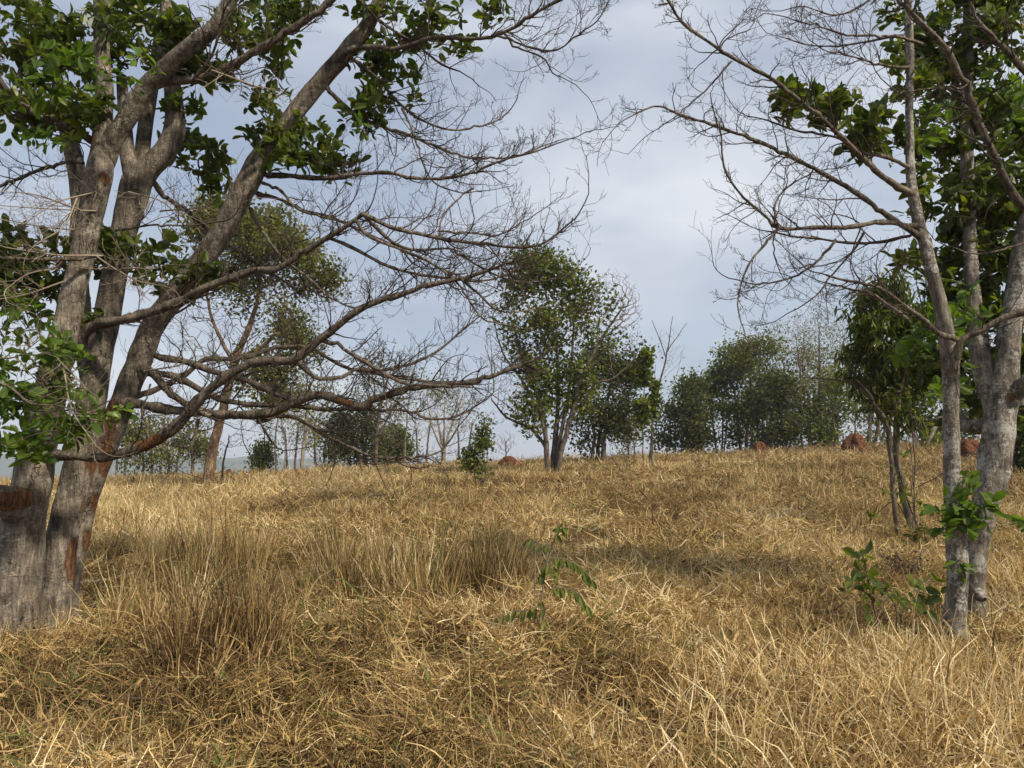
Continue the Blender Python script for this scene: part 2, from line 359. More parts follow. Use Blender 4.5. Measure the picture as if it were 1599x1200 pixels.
# ---------------------------------------------------------------- grass
def blades(mb, base, az, th, curl, length, width, segs, col, twist=None, taper_=.75, kink=.22):
    K = len(base); s_ = np.linspace(0, 1, segs + 1)
    T = th[:, None] + curl[:, None] * s_[None, :-1] + rng.normal(0, kink, (K, segs)) * (s_[None, :-1] > 0); ds = (length / segs)[:, None]
    az2 = az[:, None] + (rng.random((K, 1)) - .5) * 1.6 * s_[None, :-1]
    dx = np.sin(T) * np.cos(az2) * ds; dy = np.sin(T) * np.sin(az2) * ds; dz = np.cos(T) * ds
    D = np.stack([dx, dy, dz], -1); Pp = base[:, None] + np.concatenate([np.zeros((K, 1, 3)), np.cumsum(D, 1)], 1)
    gz = ground(Pp[..., 0], Pp[..., 1]) + .012; Pp[..., 2] = np.maximum(Pp[..., 2], gz + .012 * rng.random((K, 1)))
    tw = rng.uniform(0, math.pi, K) if twist is None else twist
    side0 = np.stack([-np.sin(az), np.cos(az), 0 * az], -1); upv = np.stack([-np.cos(az) * np.cos(th), -np.sin(az) * np.cos(th), np.sin(th)], -1)
    side = side0 * np.cos(tw)[:, None] + upv * np.sin(tw)[:, None]
    wv = (1 - s_ ** 1.6 * taper_)[None, :, None] * width[:, None, None] * .5; wv = wv * np.where(s_ == 0, .7, 1)[None, :, None]
    A = Pp + side[:, None] * wv; B = Pp - side[:, None] * wv
    X = np.stack([A, B], 2); k, i = np.meshgrid(np.arange(K), np.arange(segs), indexing='ij'); o = k * (segs + 1) * 2 + i * 2
    mb.add(X, np.stack([o, o + 1, o + 3, o + 2], -1), a=np.repeat(col, (segs + 1) * 2))
def colrnd(x, y, green=.03, shift=0):
    c = rng.beta(1.5, 1.5, len(x)) * .92 + (vnoise(x, y, .45, 15) - .5) * .22 + (vnoise(x, y, 1.5, 5) - .5) * .34 + (vnoise(x, y, 5, 6) - .5) * .22 + shift
    c = c + .02 - .18 * np.clip((vnoise(x, y, 1.1, 17) * .6 + vnoise(x, y, 3.1, 18) * .5 - .62) * 5, 0, 1); c = np.clip(c, .0, .9); g = rng.random(len(x)) < green * (.2 + 2.2 * np.clip((vnoise(x, y, 1.1, 8) - .35) * 2.2, 0, 1.6)); c[g] = rng.uniform(.93, 1, g.sum()); return c
def scatter(d0, d1, rho, hw=.80):
    n = int(hw * (d1 * d1 - d0 * d0) * rho); y = np.sqrt(rng.uniform(d0 * d0, d1 * d1, n)); x = rng.uniform(-hw, hw, n) * y; return x, y
STANDING = [  # patches of taller standing grass: px, distance, radius, height
    (1180, 4.4, .7, .45), (1350, 4.7, .8, .5), (1560, 4.9, .8, .6), (1050, 4.2, .5, .4), (1250, 3.9, .7, .42), (1480, 4.1, .9, .5), (330, 4.9, .35, .4), (900, 4.0, .4, .3), (1500, 6.8, .8, .4), (1560, 8.5, 1.2, .5),
    (100, 4.0, .5, .3), (40, 9, 1, .6), (230, 10, 1.2, .55)]
SP = [(P(px, 900, d)[0], d, r, h) for px, d, r, h in STANDING]
def patch(x, y):
    v = np.zeros(len(x))
    for cx, cy, r, h in SP: v = np.maximum(v, h * np.exp(-((x - cx) ** 2 + (y - cy) ** 2) / (r * r)))
    return v
g_near = MB(); g_far = MB()
def lay(mb, d0, d1, rho, wmul=1., segs=4, lmul=1.):           # matted, lying blades
    x, y = scatter(d0, d1, rho); hole = vnoise(x, y, .28, 24) * .6 + vnoise(x, y, .9, 25) * .6; kp = rng.random(len(x)) < np.clip((hole - .38) * 4.5, .10, 1); x, y = x[kp], y[kp]
    n = len(x); mound = vnoise(x, y, .33, 21) ** 2 * .22 + vnoise(x, y, 1.3, 22) ** 2 * .22
    az0 = vnoise(x, y, .35, 23) * 14; az = az0 + rng.normal(0, 1.3, n)
    z = ground(x, y) + mound * rng.random(n) ** .45
    th = rng.uniform(.7, 1.85, n); curl = rng.normal(0.2, .6, n)
    L_ = rng.gamma(3, .052, n) * lmul + .04; W = rng.uniform(.0035, .0105, n) * wmul; br = rng.random(n) < .09; W[br] *= 2.0; L_[br] *= .6
    blades(mb, np.stack([x, y, z], -1), az, th, curl, L_, W, segs, colrnd(x, y, .06, -.02), kink=.3)
def stand(mb, d0, d1, rho, h, wmul=1., segs=4, shift=.05):      # standing blades and stems
    x, y = scatter(d0, d1, rho); pp = patch(x, y); cl = vnoise(x, y, .22, 31) * .6 + vnoise(x, y, .8, 32) * .6
    keep = rng.random(len(x)) < np.clip((cl - .5) * 2.2 + pp * 1.6, .04, 1); x, y, pp, cl = x[keep], y[keep], pp[keep], cl[keep]; n = len(x)
    z = ground(x, y); L_ = (h * (.3 + 1.3 * vnoise(x, y, .9, 33)) * rng.uniform(.35, 1.15, n) + pp * rng.uniform(.3, 1, n) * .8)
    th = np.abs(rng.normal(.0, .5, n)); curl = np.abs(rng.normal(0.7, .9, n)); az = rng.uniform(0, 6.28, n) + vnoise(x, y, .5, 34) * 6
    W = rng.uniform(.003, .0085, n) * wmul; W[rng.random(n) < .12] *= 1.7; W *= 1 + pp * .8; curl = curl + (pp > .12) * rng.gamma(1.3, .3, n)
    blades(mb, np.stack([x, y, z], -1), az, th, curl, L_, W, segs, np.where(pp > .12, np.clip(colrnd(x, y, .03, shift + .13), 0, 1), colrnd(x, y, .05, shift)), kink=.24)
lay(g_near, 2.0, 6.2, 4200, segs=5); stand(g_near, 2.2, 6.2, 1100, .22, segs=6)
lay(g_near, 6.2, 10, 2600, 1.15); stand(g_near, 6.2, 10, 1100, .25, 1.15)
lay(g_far, 10, 18, 900, 1.7, 3, 1.1); stand(g_far, 10, 18, 800, .34, 1.5, 3, .08)
lay(g_far, 18, 30, 260, 2.4, 3, 1.3); stand(g_far, 18, 30, 380, .42, 2.2, 3, .08)
lay(g_far, 30, 52, 70, 4, 2, 2); stand(g_far, 30, 52, 190, .46, 3.4, 3, .06)
tag(g_near.build('dry_grass', M_grass, smooth=False), 'matted straw coloured grass covering the foreground', None, kind='stuff')
tag(g_far.build('field_grass', M_grass, smooth=False), 'dry golden grass covering the rising field behind', None, kind='stuff')

def tussock(px, d, rx, ry, h, n, label, shift=-.08, green=.12, dense=1.2):
    h *= 1.18; n = int(n * 1.1); green *= .7; c = G(px, d); t = thing('grass_tussock', label, 'grass tussock', c, 'tall standing grass tussocks')
    mb = MB(); kt = max(6, int(n / 38)); ta = rng.uniform(0, 6.28, kt); tr_ = np.sqrt(rng.random(kt)); ti = rng.integers(0, kt, n); th_ = rng.uniform(.55, 1.15, kt)[ti]; tl_ = rng.normal(0, .16, (kt, 2))[ti]; tsh = rng.normal(0, .13, kt)[ti]
    x = c[0] + np.cos(ta[ti]) * tr_[ti] * rx + rng.normal(0, .035, n); y = c[1] + np.sin(ta[ti]) * tr_[ti] * ry + rng.normal(0, .035, n); r = tr_[ti]; a = ta[ti]
    z = ground(x, y); L_ = h * rng.uniform(.4, 1.1, n) * (1 - .3 * r ** 2) * th_; th = np.abs(rng.normal(0, .17, n)) + .10 * r; az = np.arctan2(tl_[:, 1], tl_[:, 0]) + rng.normal(0, 1.2, n)
    blades(mb, np.stack([x, y, z], -1), az, th, rng.gamma(1.0, .22, n), L_, rng.uniform(.005, .013, n), 5, np.where(rng.random(n) < green, rng.uniform(.93, 1, n), np.clip(colrnd(x, y, 0, shift + .01) + tsh * 1.5, 0, .9)), taper_=.8, kink=.09)
    mb.build('standing_stems', M_grass, t, smooth=False)
    mb = MB(); k = int(n * .45); x = c[0] + rng.normal(0, rx * .6, k); y = c[1] + rng.normal(0, ry * .6, k)
    blades(mb, np.stack([x, y, ground(x, y) + rng.random(k) * .2], -1), rng.uniform(0, 6.28, k), rng.uniform(.5, 1.6, k), rng.uniform(.2, 1.8, k), rng.uniform(.2, .55, k), rng.uniform(.005, .012, k), 5, colrnd(x, y, .02, -.15))
    mb.build('bent_leaves', M_grass, t, smooth=False)
tussock(330, 8.6, .7, .6, .80, 1700, 'broad tall grass tussock just right of the big left trunks', green=.16)
tussock(255, 6.1, .35, .4, .75, 420, 'slim tussock of yellow standing stems nearest the big left trunks')
tussock(350, 5.3, .42, .38, .68, 850, 'pale bushy tussock in the left foreground with bent leaves', shift=.03, green=.05)
tussock(535, 7.3, .36, .35, .92, 750, 'narrow brown tussock with the tallest stems, left of centre')
tussock(695, 7.2, .58, .42, .84, 1300, 'wide brown tussock in the middle of the field')
tussock(792, 7.9, .3, .35, .72, 450, 'straight stemmed tussock left of the small sapling')
tussock(620, 8.8, .5, .4, .55, 500, 'low tussock behind the two brown middle ones', shift=-.02)
tussock(450, 6.9, .35, .3, .55, 350, 'small dark tussock between the left and middle ones', shift=-.15)

# curled dead leaves lying in the grass
ml = MB(); n = 5200; x, y = scatter(2.2, 11, 1.0); k = n // len(x) + 1; x, y = scatter(2.2, 11, 70); wgt = np.exp(-((x - P(70, 900, 6.5)[0]) ** 2 + (y - 6.3) ** 2) / 2.5) + np.exp(-((x - P(1500, 900, 6)[0]) ** 2 + (y - 6) ** 2) / 3) + .35
kp = rng.random(len(x)) < wgt; x, y = x[kp], y[kp]; n = len(x)
ml.leaves(np.stack([x, y, ground(x, y) + rng.uniform(.03, .20, n)], -1), unit(rng.normal(size=(n, 3)) * np.array([1, 1, .5])), unit(rng.normal(size=(n, 3)) * .7 + np.array([0, 0, 1.])), rng.uniform(.03, .085, n), .38, droop=rng.uniform(.2, .9, (n, 1)), fold=.5, a=rng.beta(1.5, 1.5, n) * .9)
tag(ml.build('leaf_litter', M_grass, smooth=False), 'curled dry leaves littered through the foreground grass', None, kind='stuff')

# ---------------------------------------------------------------- crown builder
class Skel:
    def __init__(s): s.p = []; s.par = []; s.w = []; s.fix = []
    def add_line(s, pts, parent=-1, fix=True):
        for q in pts:
            s.p.append(np.array(q[:3])); s.par.append(parent); s.fix.append(float(q[3]) if fix else 0.); parent = len(s.p) - 1
        return parent
    def grow(s, targets, step, rise=.35, jit=.12, near=True, curve=.35):
        targets = np.asarray(targets)
        P0 = np.array(s.p); 
        dmin = np.min(np.linalg.norm(targets[:, None] - P0[None], axis=2), axis=1) if len(targets) * len(P0) < 4e6 else rng.random(len(targets))
        ends = []
        cap = len(P0) + len(targets) * 12; A = np.zeros((cap, 3)); A[:len(P0)] = P0; n = len(P0)
        for ti in np.argsort(dmin):
            t = targets[ti]; d = t - A[:n]; dist = np.linalg.norm(d, axis=1)
            hor = np.linalg.norm(d[:, :2], axis=1); pen = np.maximum(0, rise * hor - d[:, 2]) * 1.2
            k = int(np.argmin(dist + pen)); L_ = dist[k]; m = int(min(10, max(2, L_ / step)))
            pd = A[k] - A[s.par[k]] if s.par[k] >= 0 else np.array([0, 0, 1.]); pd = pd / (np.linalg.norm(pd) + 1e-9)
            c = A[k] + (pd * .6 + np.array([0, 0, .25]) + .4 * d[k] / (L_ + 1e-9)) * L_ * curve
            prev = k
            for u in np.linspace(0, 1, m + 1)[1:]:
                q = (1 - u) ** 2 * A[k] + 2 * u * (1 - u) * c + u * u * t
                if u < .99: q = q + rng.normal(0, jit * L_ / m, 3)
                s.p.append(q); s.par.append(prev); s.fix.append(0.)
                if n >= cap: break
                A[n] = q; prev = n; n += 1
            ends.append(prev)
        return ends
    def chains(s, rtip, expo=.5, rmax=1.):
        n = len(s.p); kids = [[] for _ in range(n)]; cnt = np.zeros(n)
        for i_, p_ in enumerate(s.par):
            if p_ >= 0: kids[p_].append(i_)
        for i_ in range(n - 1, -1, -1):
            if not kids[i_]: cnt[i_] = 1
            if s.par[i_] >= 0: cnt[s.par[i_]] += cnt[i_]
        r = np.minimum(rtip * cnt ** expo, rmax); fx = np.array(s.fix); r = np.where(fx > 0, fx, r)
        # never thicker than the parent
        for i_ in range(n):
            if s.par[i_] >= 0 and fx[i_] == 0: r[i_] = min(r[i_], r[s.par[i_]] * .95)
        outc = []; stack = [(i_, -1) for i_ in range(n) if s.par[i_] < 0]
        while stack:
            i_, p_ = stack.pop(); ch = [] if p_ < 0 else [p_]; cur = i_
            while True:
                ch.append(cur)
                if not kids[cur]: break
                kk = sorted(kids[cur], key=lambda q: -(fx[q] * 1e3 + cnt[q]))
                for o_ in kk[1:]: stack.append((o_, cur))
                cur = kk[0]
            pts = np.array([s.p[q] for q in ch]); rr = r[ch].copy()
            if p_ >= 0: rr[0] = rr[1]
            outc.append((pts, rr, fx[ch[-1]] > 0 or fx[ch[min(1, len(ch) - 1)]] > 0))
        return outc
def blob_pts(b, n, d, flat=1.0, shell=.35, clump=0):
    px, py, rx, ry = b[:4]; c = P(px, py, d); sx = rx / F * d; sz = ry / F * d; sy = sx * flat
    v = unit(rng.normal(size=(n, 3))); r = rng.random(n) ** (1 / 3.) * (1 - shell) + shell * rng.random(n) ** .3
    o_ = v * r[:, None]
    if clump and n > clump * 2:
        k = max(2, n // clump); cen = o_[:k] * rng.uniform(.8, 1.3, (k, 1)); pk = rng.random(k) ** 1.3 + .1; o_ = cen[rng.choice(k, n, p=pk / pk.sum())] + rng.normal(0, .9 / k ** (1 / 2.4) * .5, (n, 3)) * np.array([1.25, 1.25, .75])
    return c + o_ * np.array([sx, sy, sz])
def leafset(mb, centers, per, spread, size, width=.5, simple=True, droop=.3, up=.3, down=False):
    n = len(centers) * per; c = np.repeat(centers, per, 0); dd = unit(rng.normal(size=(n, 3)) + np.array([0, 0, -1.2 if down else up]))
    p = c + rng.normal(size=(n, 3)) * spread; nr = unit(rng.normal(size=(n, 3)) * .7 + np.array([0, 0, 1.]))
    hue = np.clip(np.repeat(rng.normal(.5, .18, len(centers)), per) + rng.normal(0, .2, n), 0, 1)
    mb.leaves(p, dd, nr, size * rng.uniform(.6, 1.25, n), width, simple=simple, droop=droop, a=hue)
def far_tree(name, label, cat, base, trunks, blobs, d, leaf=M_olive, bark=M_barkF, twig=M_twigg, size=.09, per=14, spread=.22, nt=1.0, rtip=.006, expo=.42, group=None, bare=(), rise=.35, step=.35, width=.5, down=False, sides=5, jit=.12, tk=.68, lw=1.45, pm=1.45):
    loc = G(*base) if len(base) == 2 else np.array(base)
    t = thing(name, label, cat, loc, group); sk = Skel(); tr = []
    for pl in trunks:
        pts = pix(pl, d + rng.uniform(-.3, .3))
        if pl[0][1] >= 711: pts[0] = (*((np.array(pts[0][:3]))[:2]), min(pts[0][2], ground(pts[0][0], pts[0][1]) - .1), pts[0][3])
        sp = spline(pts, .25, .0); sp[:, :3] += rng.normal(0, .012, (len(sp), 3)); sp[:, 3] = np.maximum(sp[:, 3] * tk, .004); sk.add_line(sp); tr.append(sp)
    cl = []
    for b in blobs:
        n = max(3, int(b[4] * nt)); pts = blob_pts(b, n, d, clump=11, shell=.3); cl.append(pts)
    leafy = np.concatenate(cl) if cl else np.zeros((0, 3)); br = [blob_pts(b, int(b[4]), d, shell=.6) for b in bare]
    targets = np.concatenate([leafy] + br) if br else leafy
    e0 = len(sk.p); sk.grow(targets, step, rise, jit)
    ch = sk.chains(rtip, expo, rmax=max(p[0][2] for p in trunks) / F * d * .7)
    mt = MB(); mt.tubes([(c[0], c[1]) for c in ch if c[2]], 9, lump=.05); mt.build('trunk', bark, t)
    mw = MB(); mw.tubes([(c[0], c[1]) for c in ch if not c[2]], sides); mw.build('branches', twig, t)
    if len(leafy) and per:
        ml = MB(); leafset(ml, leafy, max(2, int(per * (1 if down else pm))), spread, size * (1 if down else 1.38), width * (1 if down else lw), down=down); ml.build('foliage', leaf, t, smooth=False)
    return t

exec_parts = []
# ---------------------------------------------------------------- background trees
BG = 'trees and shrubs along the back of the field'
# tall spotted tree behind the left trunks
far_tree('tall_tree', 'tall leaning tree with spotted brown trunk behind the left branches', 'tree', (322, 25),
    [[(322, 755, 13), (332, 700, 11), (345, 650, 10.5), (358, 600, 9), (368, 560, 8), (385, 520, 7), (400, 480, 5), (405, 430, 4), (400, 380, 2.5)], [(368, 560, 6), (400, 548, 5), (430, 520, 4), (445, 470, 3)], [(365, 570, 5), (340, 520, 4), (325, 470, 3), (320, 400, 2)]],
    [(350, 365, 65, 42, 130), (430, 385, 75, 42, 180), (480, 420, 32, 32, 60), (410, 350, 50, 25, 60), (390, 460, 60, 40, 60), (440, 500, 40, 28, 35), (470, 530, 30, 25, 40), (410, 580, 40, 40, 50), (430, 610, 40, 30, 45), (335, 325, 40, 14, 22)],
    25, M_olive, M_barkS, M_twigg, .10, 20, .26, bare=[(330, 500, 70, 90, 260), (440, 520, 70, 90, 260), (370, 420, 90, 60, 150)], rtip=.007)
far_tree('bare_sapling', 'small crooked bare sapling right of the spotted trunk', 'tree', (345, 27), [[(347, 755, 2.6), (348, 725, 2.3), (354, 700, 1.8), (358, 680, 1.2)]], [], 27, twig=M_twig, per=0, bare=[(362, 688, 22, 14, 30)], group=BG)
far_tree('scrub_bush', 'green scrub bush right beside the big left trunks', 'shrub', (215, 38), [[(222, 748, 3), (224, 720, 2.5), (220, 690, 2)], [(232, 748, 3), (240, 715, 2), (245, 690, 1.5)]], [(218, 690, 26, 32, 75), (235, 720, 25, 16, 40)], 38, M_olive, twig=M_twigg, size=.12, per=14, spread=.3, bare=[(240, 690, 30, 35, 160)], group=BG)
far_tree('scrub_bush', 'pale grey twiggy bush in the far left thicket', 'shrub', (265, 42), [[(262, 746, 3), (264, 720, 2.4), (258, 690, 1.6)], [(274, 746, 2.5), (278, 710, 2), (284, 680, 1.2)]], [(262, 712, 28, 22, 24)], 42, M_pale, twig=M_twigp, size=.10, per=7, spread=.3, bare=[(265, 690, 34, 32, 300)], group=BG)
far_tree('scrub_bush', 'small green topped bush left of the spotted trunk', 'shrub', (300, 40), [[(300, 743, 4), (301, 715, 3.2), (299, 695, 2)]], [(300, 690, 24, 20, 60), (292, 668, 14, 12, 18)], 40, M_olive, size=.12, per=12, spread=.28, bare=[(300, 690, 30, 28, 110)], group=BG)
far_tree('scrub_bush', 'bush of dark green leaves with bare curved stem at its left', 'shrub', (415, 44), [[(414, 742, 3), (414, 712, 2.3)], [(396, 742, 2), (392, 715, 1.6), (380, 690, 1.2), (376, 665, .9)]], [(415, 712, 17, 24, 70)], 44, M_mid, size=.13, per=16, spread=.25, bare=[(380, 670, 24, 30, 60)], group=BG)
far_tree('slender_tree', 'slender pale stemmed tree at the left of the central thicket', 'tree', (432, 43), [[(432, 740, 2.2), (430, 690, 1.8), (434, 640, 1.3), (430, 600, 1)], [(442, 740, 2), (446, 700, 1.6), (438, 650, 1.2)]], [(435, 620, 34, 40, 30)], 43, M_olive, M_barkP, M_twigg, .10, 9, .3, bare=[(430, 640, 36, 50, 170)], group=BG)
far_tree('slender_tree', 'pale trunked tree with light patches in the central thicket', 'tree', (468, 41), [[(470, 742, 4.5), (474, 700, 4), (478, 660, 3.4), (482, 620, 2.2)], [(476, 672, 2.4), (500, 650, 1.8), (520, 620, 1.2)]], [(490, 620, 36, 34, 45), (480, 590, 30, 24, 25)], 41, M_olive, M_barkP, M_twigg, .10, 12, .3, bare=[(490, 640, 46, 48, 220)], group=BG)
far_tree('thicket_shrub', 'dark dense thicket shrub below the lowest left branches', 'shrub', (545, 44), [[(520, 738, 3), (522, 700, 2.5), (515, 660, 2)], [(545, 738, 3), (548, 700, 2.4), (552, 660, 1.8)], [(572, 738, 3), (570, 700, 2.4), (578, 650, 1.6)]], [(525, 690, 26, 38, 90), (560, 695, 28, 38, 110), (545, 655, 28, 18, 40)], 44, M_dark, size=.14, per=13, spread=.34, bare=[(550, 670, 48, 55, 320)], group=BG)
far_tree('slender_tree', 'brown trunked tree at the right end of the central thicket', 'tree', (588, 42), [[(586, 736, 5), (588, 690, 4.4), (592, 650, 3.8), (600, 610, 2.6), (610, 580, 1.6)], [(592, 680, 2.6), (612, 640, 2), (628, 600, 1.2)], [(590, 660, 2.4), (575, 620, 1.6), (566, 590, 1)]], [(600, 610, 46, 40, 50), (570, 600, 32, 30, 26)], 42, M_olive, M_barkF, M_twigg, .10, 10, .34, bare=[(600, 620, 50, 60, 320), (620, 660, 22, 40, 60)], group=BG)
far_tree('round_tree', 'small round green tree low on the hazy skyline', 'tree', (625, 62), [[(622, 735, 3), (624, 700, 2.2)]], [(622, 700, 24, 22, 150), (605, 715, 12, 14, 30), (612, 685, 16, 12, 40)], 62, M_mid, size=.2, per=14, spread=.36, group=BG)
far_tree('slender_tree', 'thin pale straight stemmed tree in front of the round green tree', 'tree', (631, 46), [[(631, 732, 2.4), (633, 690, 2), (637, 640, 1.6), (644, 580, 1)]], [(645, 590, 28, 30, 18)], 46, M_pale, M_barkP, M_twigp, .1, 8, .3, bare=[(645, 610, 26, 55, 120)], group=BG)
far_tree('bare_tree', 'bare pale tree fanning out from one short trunk', 'tree', (692, 44), [[(692, 728, 6), (692, 705, 5), (688, 680, 3), (682, 650, 2)], [(692, 708, 4), (700, 680, 2.6), (712, 650, 1.6), (722, 620, 1)], [(692, 700, 3), (694, 660, 2), (695, 620, 1.2)], [(690, 700, 3), (676, 670, 2), (668, 630, 1.2)]], [(690, 600, 44, 26, 26)], 44, M_olive, M_barkP, M_twigp, .1, 8, .3, bare=[(694, 640, 46, 50, 420)], group=BG, rise=.9)
far_tree('bare_tree', 'tiny bare tree behind the nearest orange termite mound', 'tree', (790, 70), [[(790, 730, 2), (790, 705, 1.4), (789, 690, 1)]], [], 70, per=0, twig=M_twigg, bare=[(789, 690, 22, 20, 90)], rise=.8, rtip=.012, group=BG)
far_tree('leafy_sapling', 'upright leafy green young tree alone in the middle field', 'tree', (748, 21), [[(748, 770, 2), (749, 730, 1.6), (752, 690, 1.3), (758, 655, .9)], [(744, 770, 1.5), (740, 720, 1.2), (738, 690, .9)], [(752, 760, 1.4), (760, 720, 1.1), (764, 690, .8)]], [(750, 695, 19, 26, 90), (745, 718, 19, 18, 50), (757, 664, 8, 16, 17), (752, 740, 12, 12, 14)], 21, M_mid, M_barkF, M_twig, .075, 6, .10, bare=[(748, 740, 14, 20, 20)], rise=.8, rtip=.004, step=.15)
# the main tree in the middle distance
far_tree('field_tree', 'many stemmed tree in mid field, green on the left and bare on the right', 'tree', (865, 28),
    [[(857, 742, 7), (854, 705, 6), (850, 660, 5), (835, 610, 4), (815, 560, 3), (800, 500, 2)], [(863, 742, 8), (866, 700, 7), (870, 650, 5), (872, 580, 4), (862, 510, 3), (850, 440, 2)],
     [(868, 742, 7), (878, 700, 6), (890, 655, 5), (905, 600, 4), (925, 555, 3.6), (945, 520, 3), (975, 475, 2)], [(856, 705, 4.5), (838, 678, 4), (820, 664, 3.5), (790, 652, 2.6), (768, 625, 1.8)],
     [(872, 740, 6), (874, 690, 5), (884, 640, 4), (892, 580, 3.4), (896, 500, 2.4), (900, 440, 1.5)], [(870, 660, 3.6), (892, 620, 3), (925, 600, 2.6), (960, 590, 1.8), (990, 560, 1.2)], [(853, 690, 4), (840, 640, 3.6), (812, 590, 3), (785, 550, 2), (770, 500, 1.2)]],
    [(835, 408, 36, 20, 100), (865, 430, 40, 26, 130), (810, 450, 32, 34, 65), (905, 440, 22, 26, 26), (835, 510, 42, 36, 65), (880, 480, 36, 34, 60), (920, 480, 30, 36, 24), (868, 560, 46, 36, 85), (855, 600, 40, 34, 85), (895, 600, 26, 36, 55), (850, 640, 30, 24, 32), (820, 640, 14, 22, 16), (800, 540, 26, 44, 40), (925, 520, 36, 36, 26), (830, 590, 36, 36, 26), (895, 550, 36, 34, 26), (915, 610, 26, 34, 16), (940, 470, 26, 30, 16), (845, 665, 24, 14, 14)],
    28, M_mid, M_barkF, M_twigg, .115, 9, .22, bare=[(955, 470, 46, 56, 420), (985, 500, 22, 60, 180), (930, 540, 40, 50, 160), (800, 580, 42, 80, 330), (785, 500, 30, 60, 150)], rtip=.0065, rise=.5, step=.3)
far_tree('dark_tree', 'dark leafy tree with tangled bare twigs right of the many stemmed tree', 'tree', (935, 36),
    [[(922, 716, 4), (928, 685, 3.6), (925, 650, 2.6)], [(932, 716, 5), (936, 680, 4.5), (945, 640, 3.5), (955, 600, 2.4)], [(942, 716, 6), (944, 680, 5.5), (965, 650, 4), (985, 610, 2.4)]],
    [(950, 560, 30, 20, 60), (940, 600, 34, 34, 90), (975, 600, 32, 34, 120), (990, 570, 16, 24, 40), (925, 655, 30, 36, 90), (980, 650, 26, 30, 75), (955, 660, 30, 30, 50), (915, 690, 16, 14, 22)], 36, M_dark, size=.12, per=12, spread=.3, bare=[(945, 620, 48, 55, 380)], group=BG)
far_tree('low_shrub', 'low scrubby shrub between the dark tree and the thin columnar saplings', 'shrub', (985, 38), [[(980, 716, 2), (982, 690, 1.5)], [(992, 716, 2), (990, 690, 1.4)]], [(985, 690, 18, 20, 35), (968, 680, 18, 20, 22)], 38, M_olive, size=.1, per=10, spread=.3, bare=[(980, 685, 28, 28, 120)], group=BG)
far_tree('columnar_sapling', 'narrow columnar sapling, the taller of two leafy columns', 'tree', (1004, 29), [[(1004, 712, 1.6), (1004, 660, 1.4), (1006, 600, 1.1), (1008, 548, .8)]], [(1008, 560, 7, 14, 22), (1006, 590, 9, 18, 34), (1003, 625, 9, 18, 34), (1004, 655, 7, 12, 14)], 29, M_mid, size=.15, per=8, spread=.09, rise=.9, step=.2, group=BG)
far_tree('columnar_sapling', 'shorter leafy columnar sapling close to the leaning bare tree', 'tree', (1018, 29.5), [[(1018, 712, 1.3), (1019, 670, 1.1), (1022, 630, .9), (1023, 598, .7)]], [(1023, 603, 5, 8, 12), (1022, 622, 6, 12, 18), (1020, 645, 6, 8, 10)], 29.5, M_mid, size=.14, per=7, spread=.08, rise=.9, step=.2, group=BG)
far_tree('leaning_bare_tree', 'thin leaning bare tree on the skyline left of the dark treeline', 'tree', (1014, 31), [[(1014, 712, 3.4), (1020, 660, 2.8), (1030, 600, 2.3), (1040, 560, 1.8), (1045, 530, 1.2), (1050, 495, .6)], [(1040, 560, 1.2), (1030, 530, 1), (1018, 500, .6)], [(1042, 550, 1.2), (1058, 525, .9), (1073, 505, .5)], [(1026, 625, 1), (1022, 595, .8), (1024, 570, .5)]], [], 31, per=0, bark=M_barkF, twig=M_twig, bare=[(1048, 545, 26, 44, 70), (1045, 605, 28, 22, 30)], rise=1.1, rtip=.004)
# treeline on the right
TL = 'trees of the dark treeline on the ridge'
def tl(label, px, d, stems, blobs, bare, leaf, size=.16, per=13, spread=.38, bark=M_barkF, twig=M_twigg, **k):
    trunks = []
    for (x0, x1, yt, r) in stems: x0 += rng.uniform(-9, 9); x1 += rng.uniform(-16, 16); r *= rng.uniform(.45, .95); trunks.append([(x0, 712, r), (x0 + (x1 - x0) * .3 + rng.uniform(-5, 5), 675, r * .85), (x0 + (x1 - x0) * .7 + rng.uniform(-6, 6), (670 + yt) / 2, r * .6), (x1, yt + 25, r * .18)])
    xl = min(b[0] for b in blobs); xr = max(b[0] for b in blobs); blobs = list(blobs) + [(rng.uniform(xl - 12, xr + 12), rng.uniform(676, 698), rng.uniform(12, 22), rng.uniform(8, 16), int(rng.integers(12, 30))) for _ in range(2)]
    return far_tree('treeline_tree', label, 'tree', (px, d), trunks, blobs, d, leaf, bark, twig, size, per, spread, bare=list(bare) + [(px, 620, 34, 66, 150)], group=TL, **k)
tl('dark rounded tree at the left end of the ridge treeline', 1075, 47, [(1070, 1065, 650, 5), (1082, 1095, 640, 4)], [(1062, 655, 30, 30, 100), (1085, 630, 34, 30, 120), (1055, 685, 24, 16, 50), (1100, 675, 30, 24, 70)], [(1080, 650, 40, 40, 60)], M_dark)
tl('broad mid green tree second from the left in the ridge treeline', 1125, 50, [(1118, 1105, 590, 5), (1128, 1130, 580, 5), (1136, 1150, 600, 4)], [(1110, 590, 28, 28, 80), (1140, 575, 34, 30, 110), (1120, 630, 40, 36, 120), (1095, 610, 20, 20, 40)], [(1125, 590, 45, 50, 120)], M_mid, per=11)
tl('tall olive crowned tree standing over the small termite mound', 1168, 49, [(1160, 1150, 560, 5), (1170, 1172, 540, 6), (1178, 1190, 550, 5), (1165, 1160, 600, 3)], [(1165, 545, 26, 20, 70), (1190, 535, 28, 18, 60), (1175, 590, 40, 34, 70), (1150, 560, 24, 22, 36)], [(1175, 570, 48, 50, 260)], M_olive, size=.13)
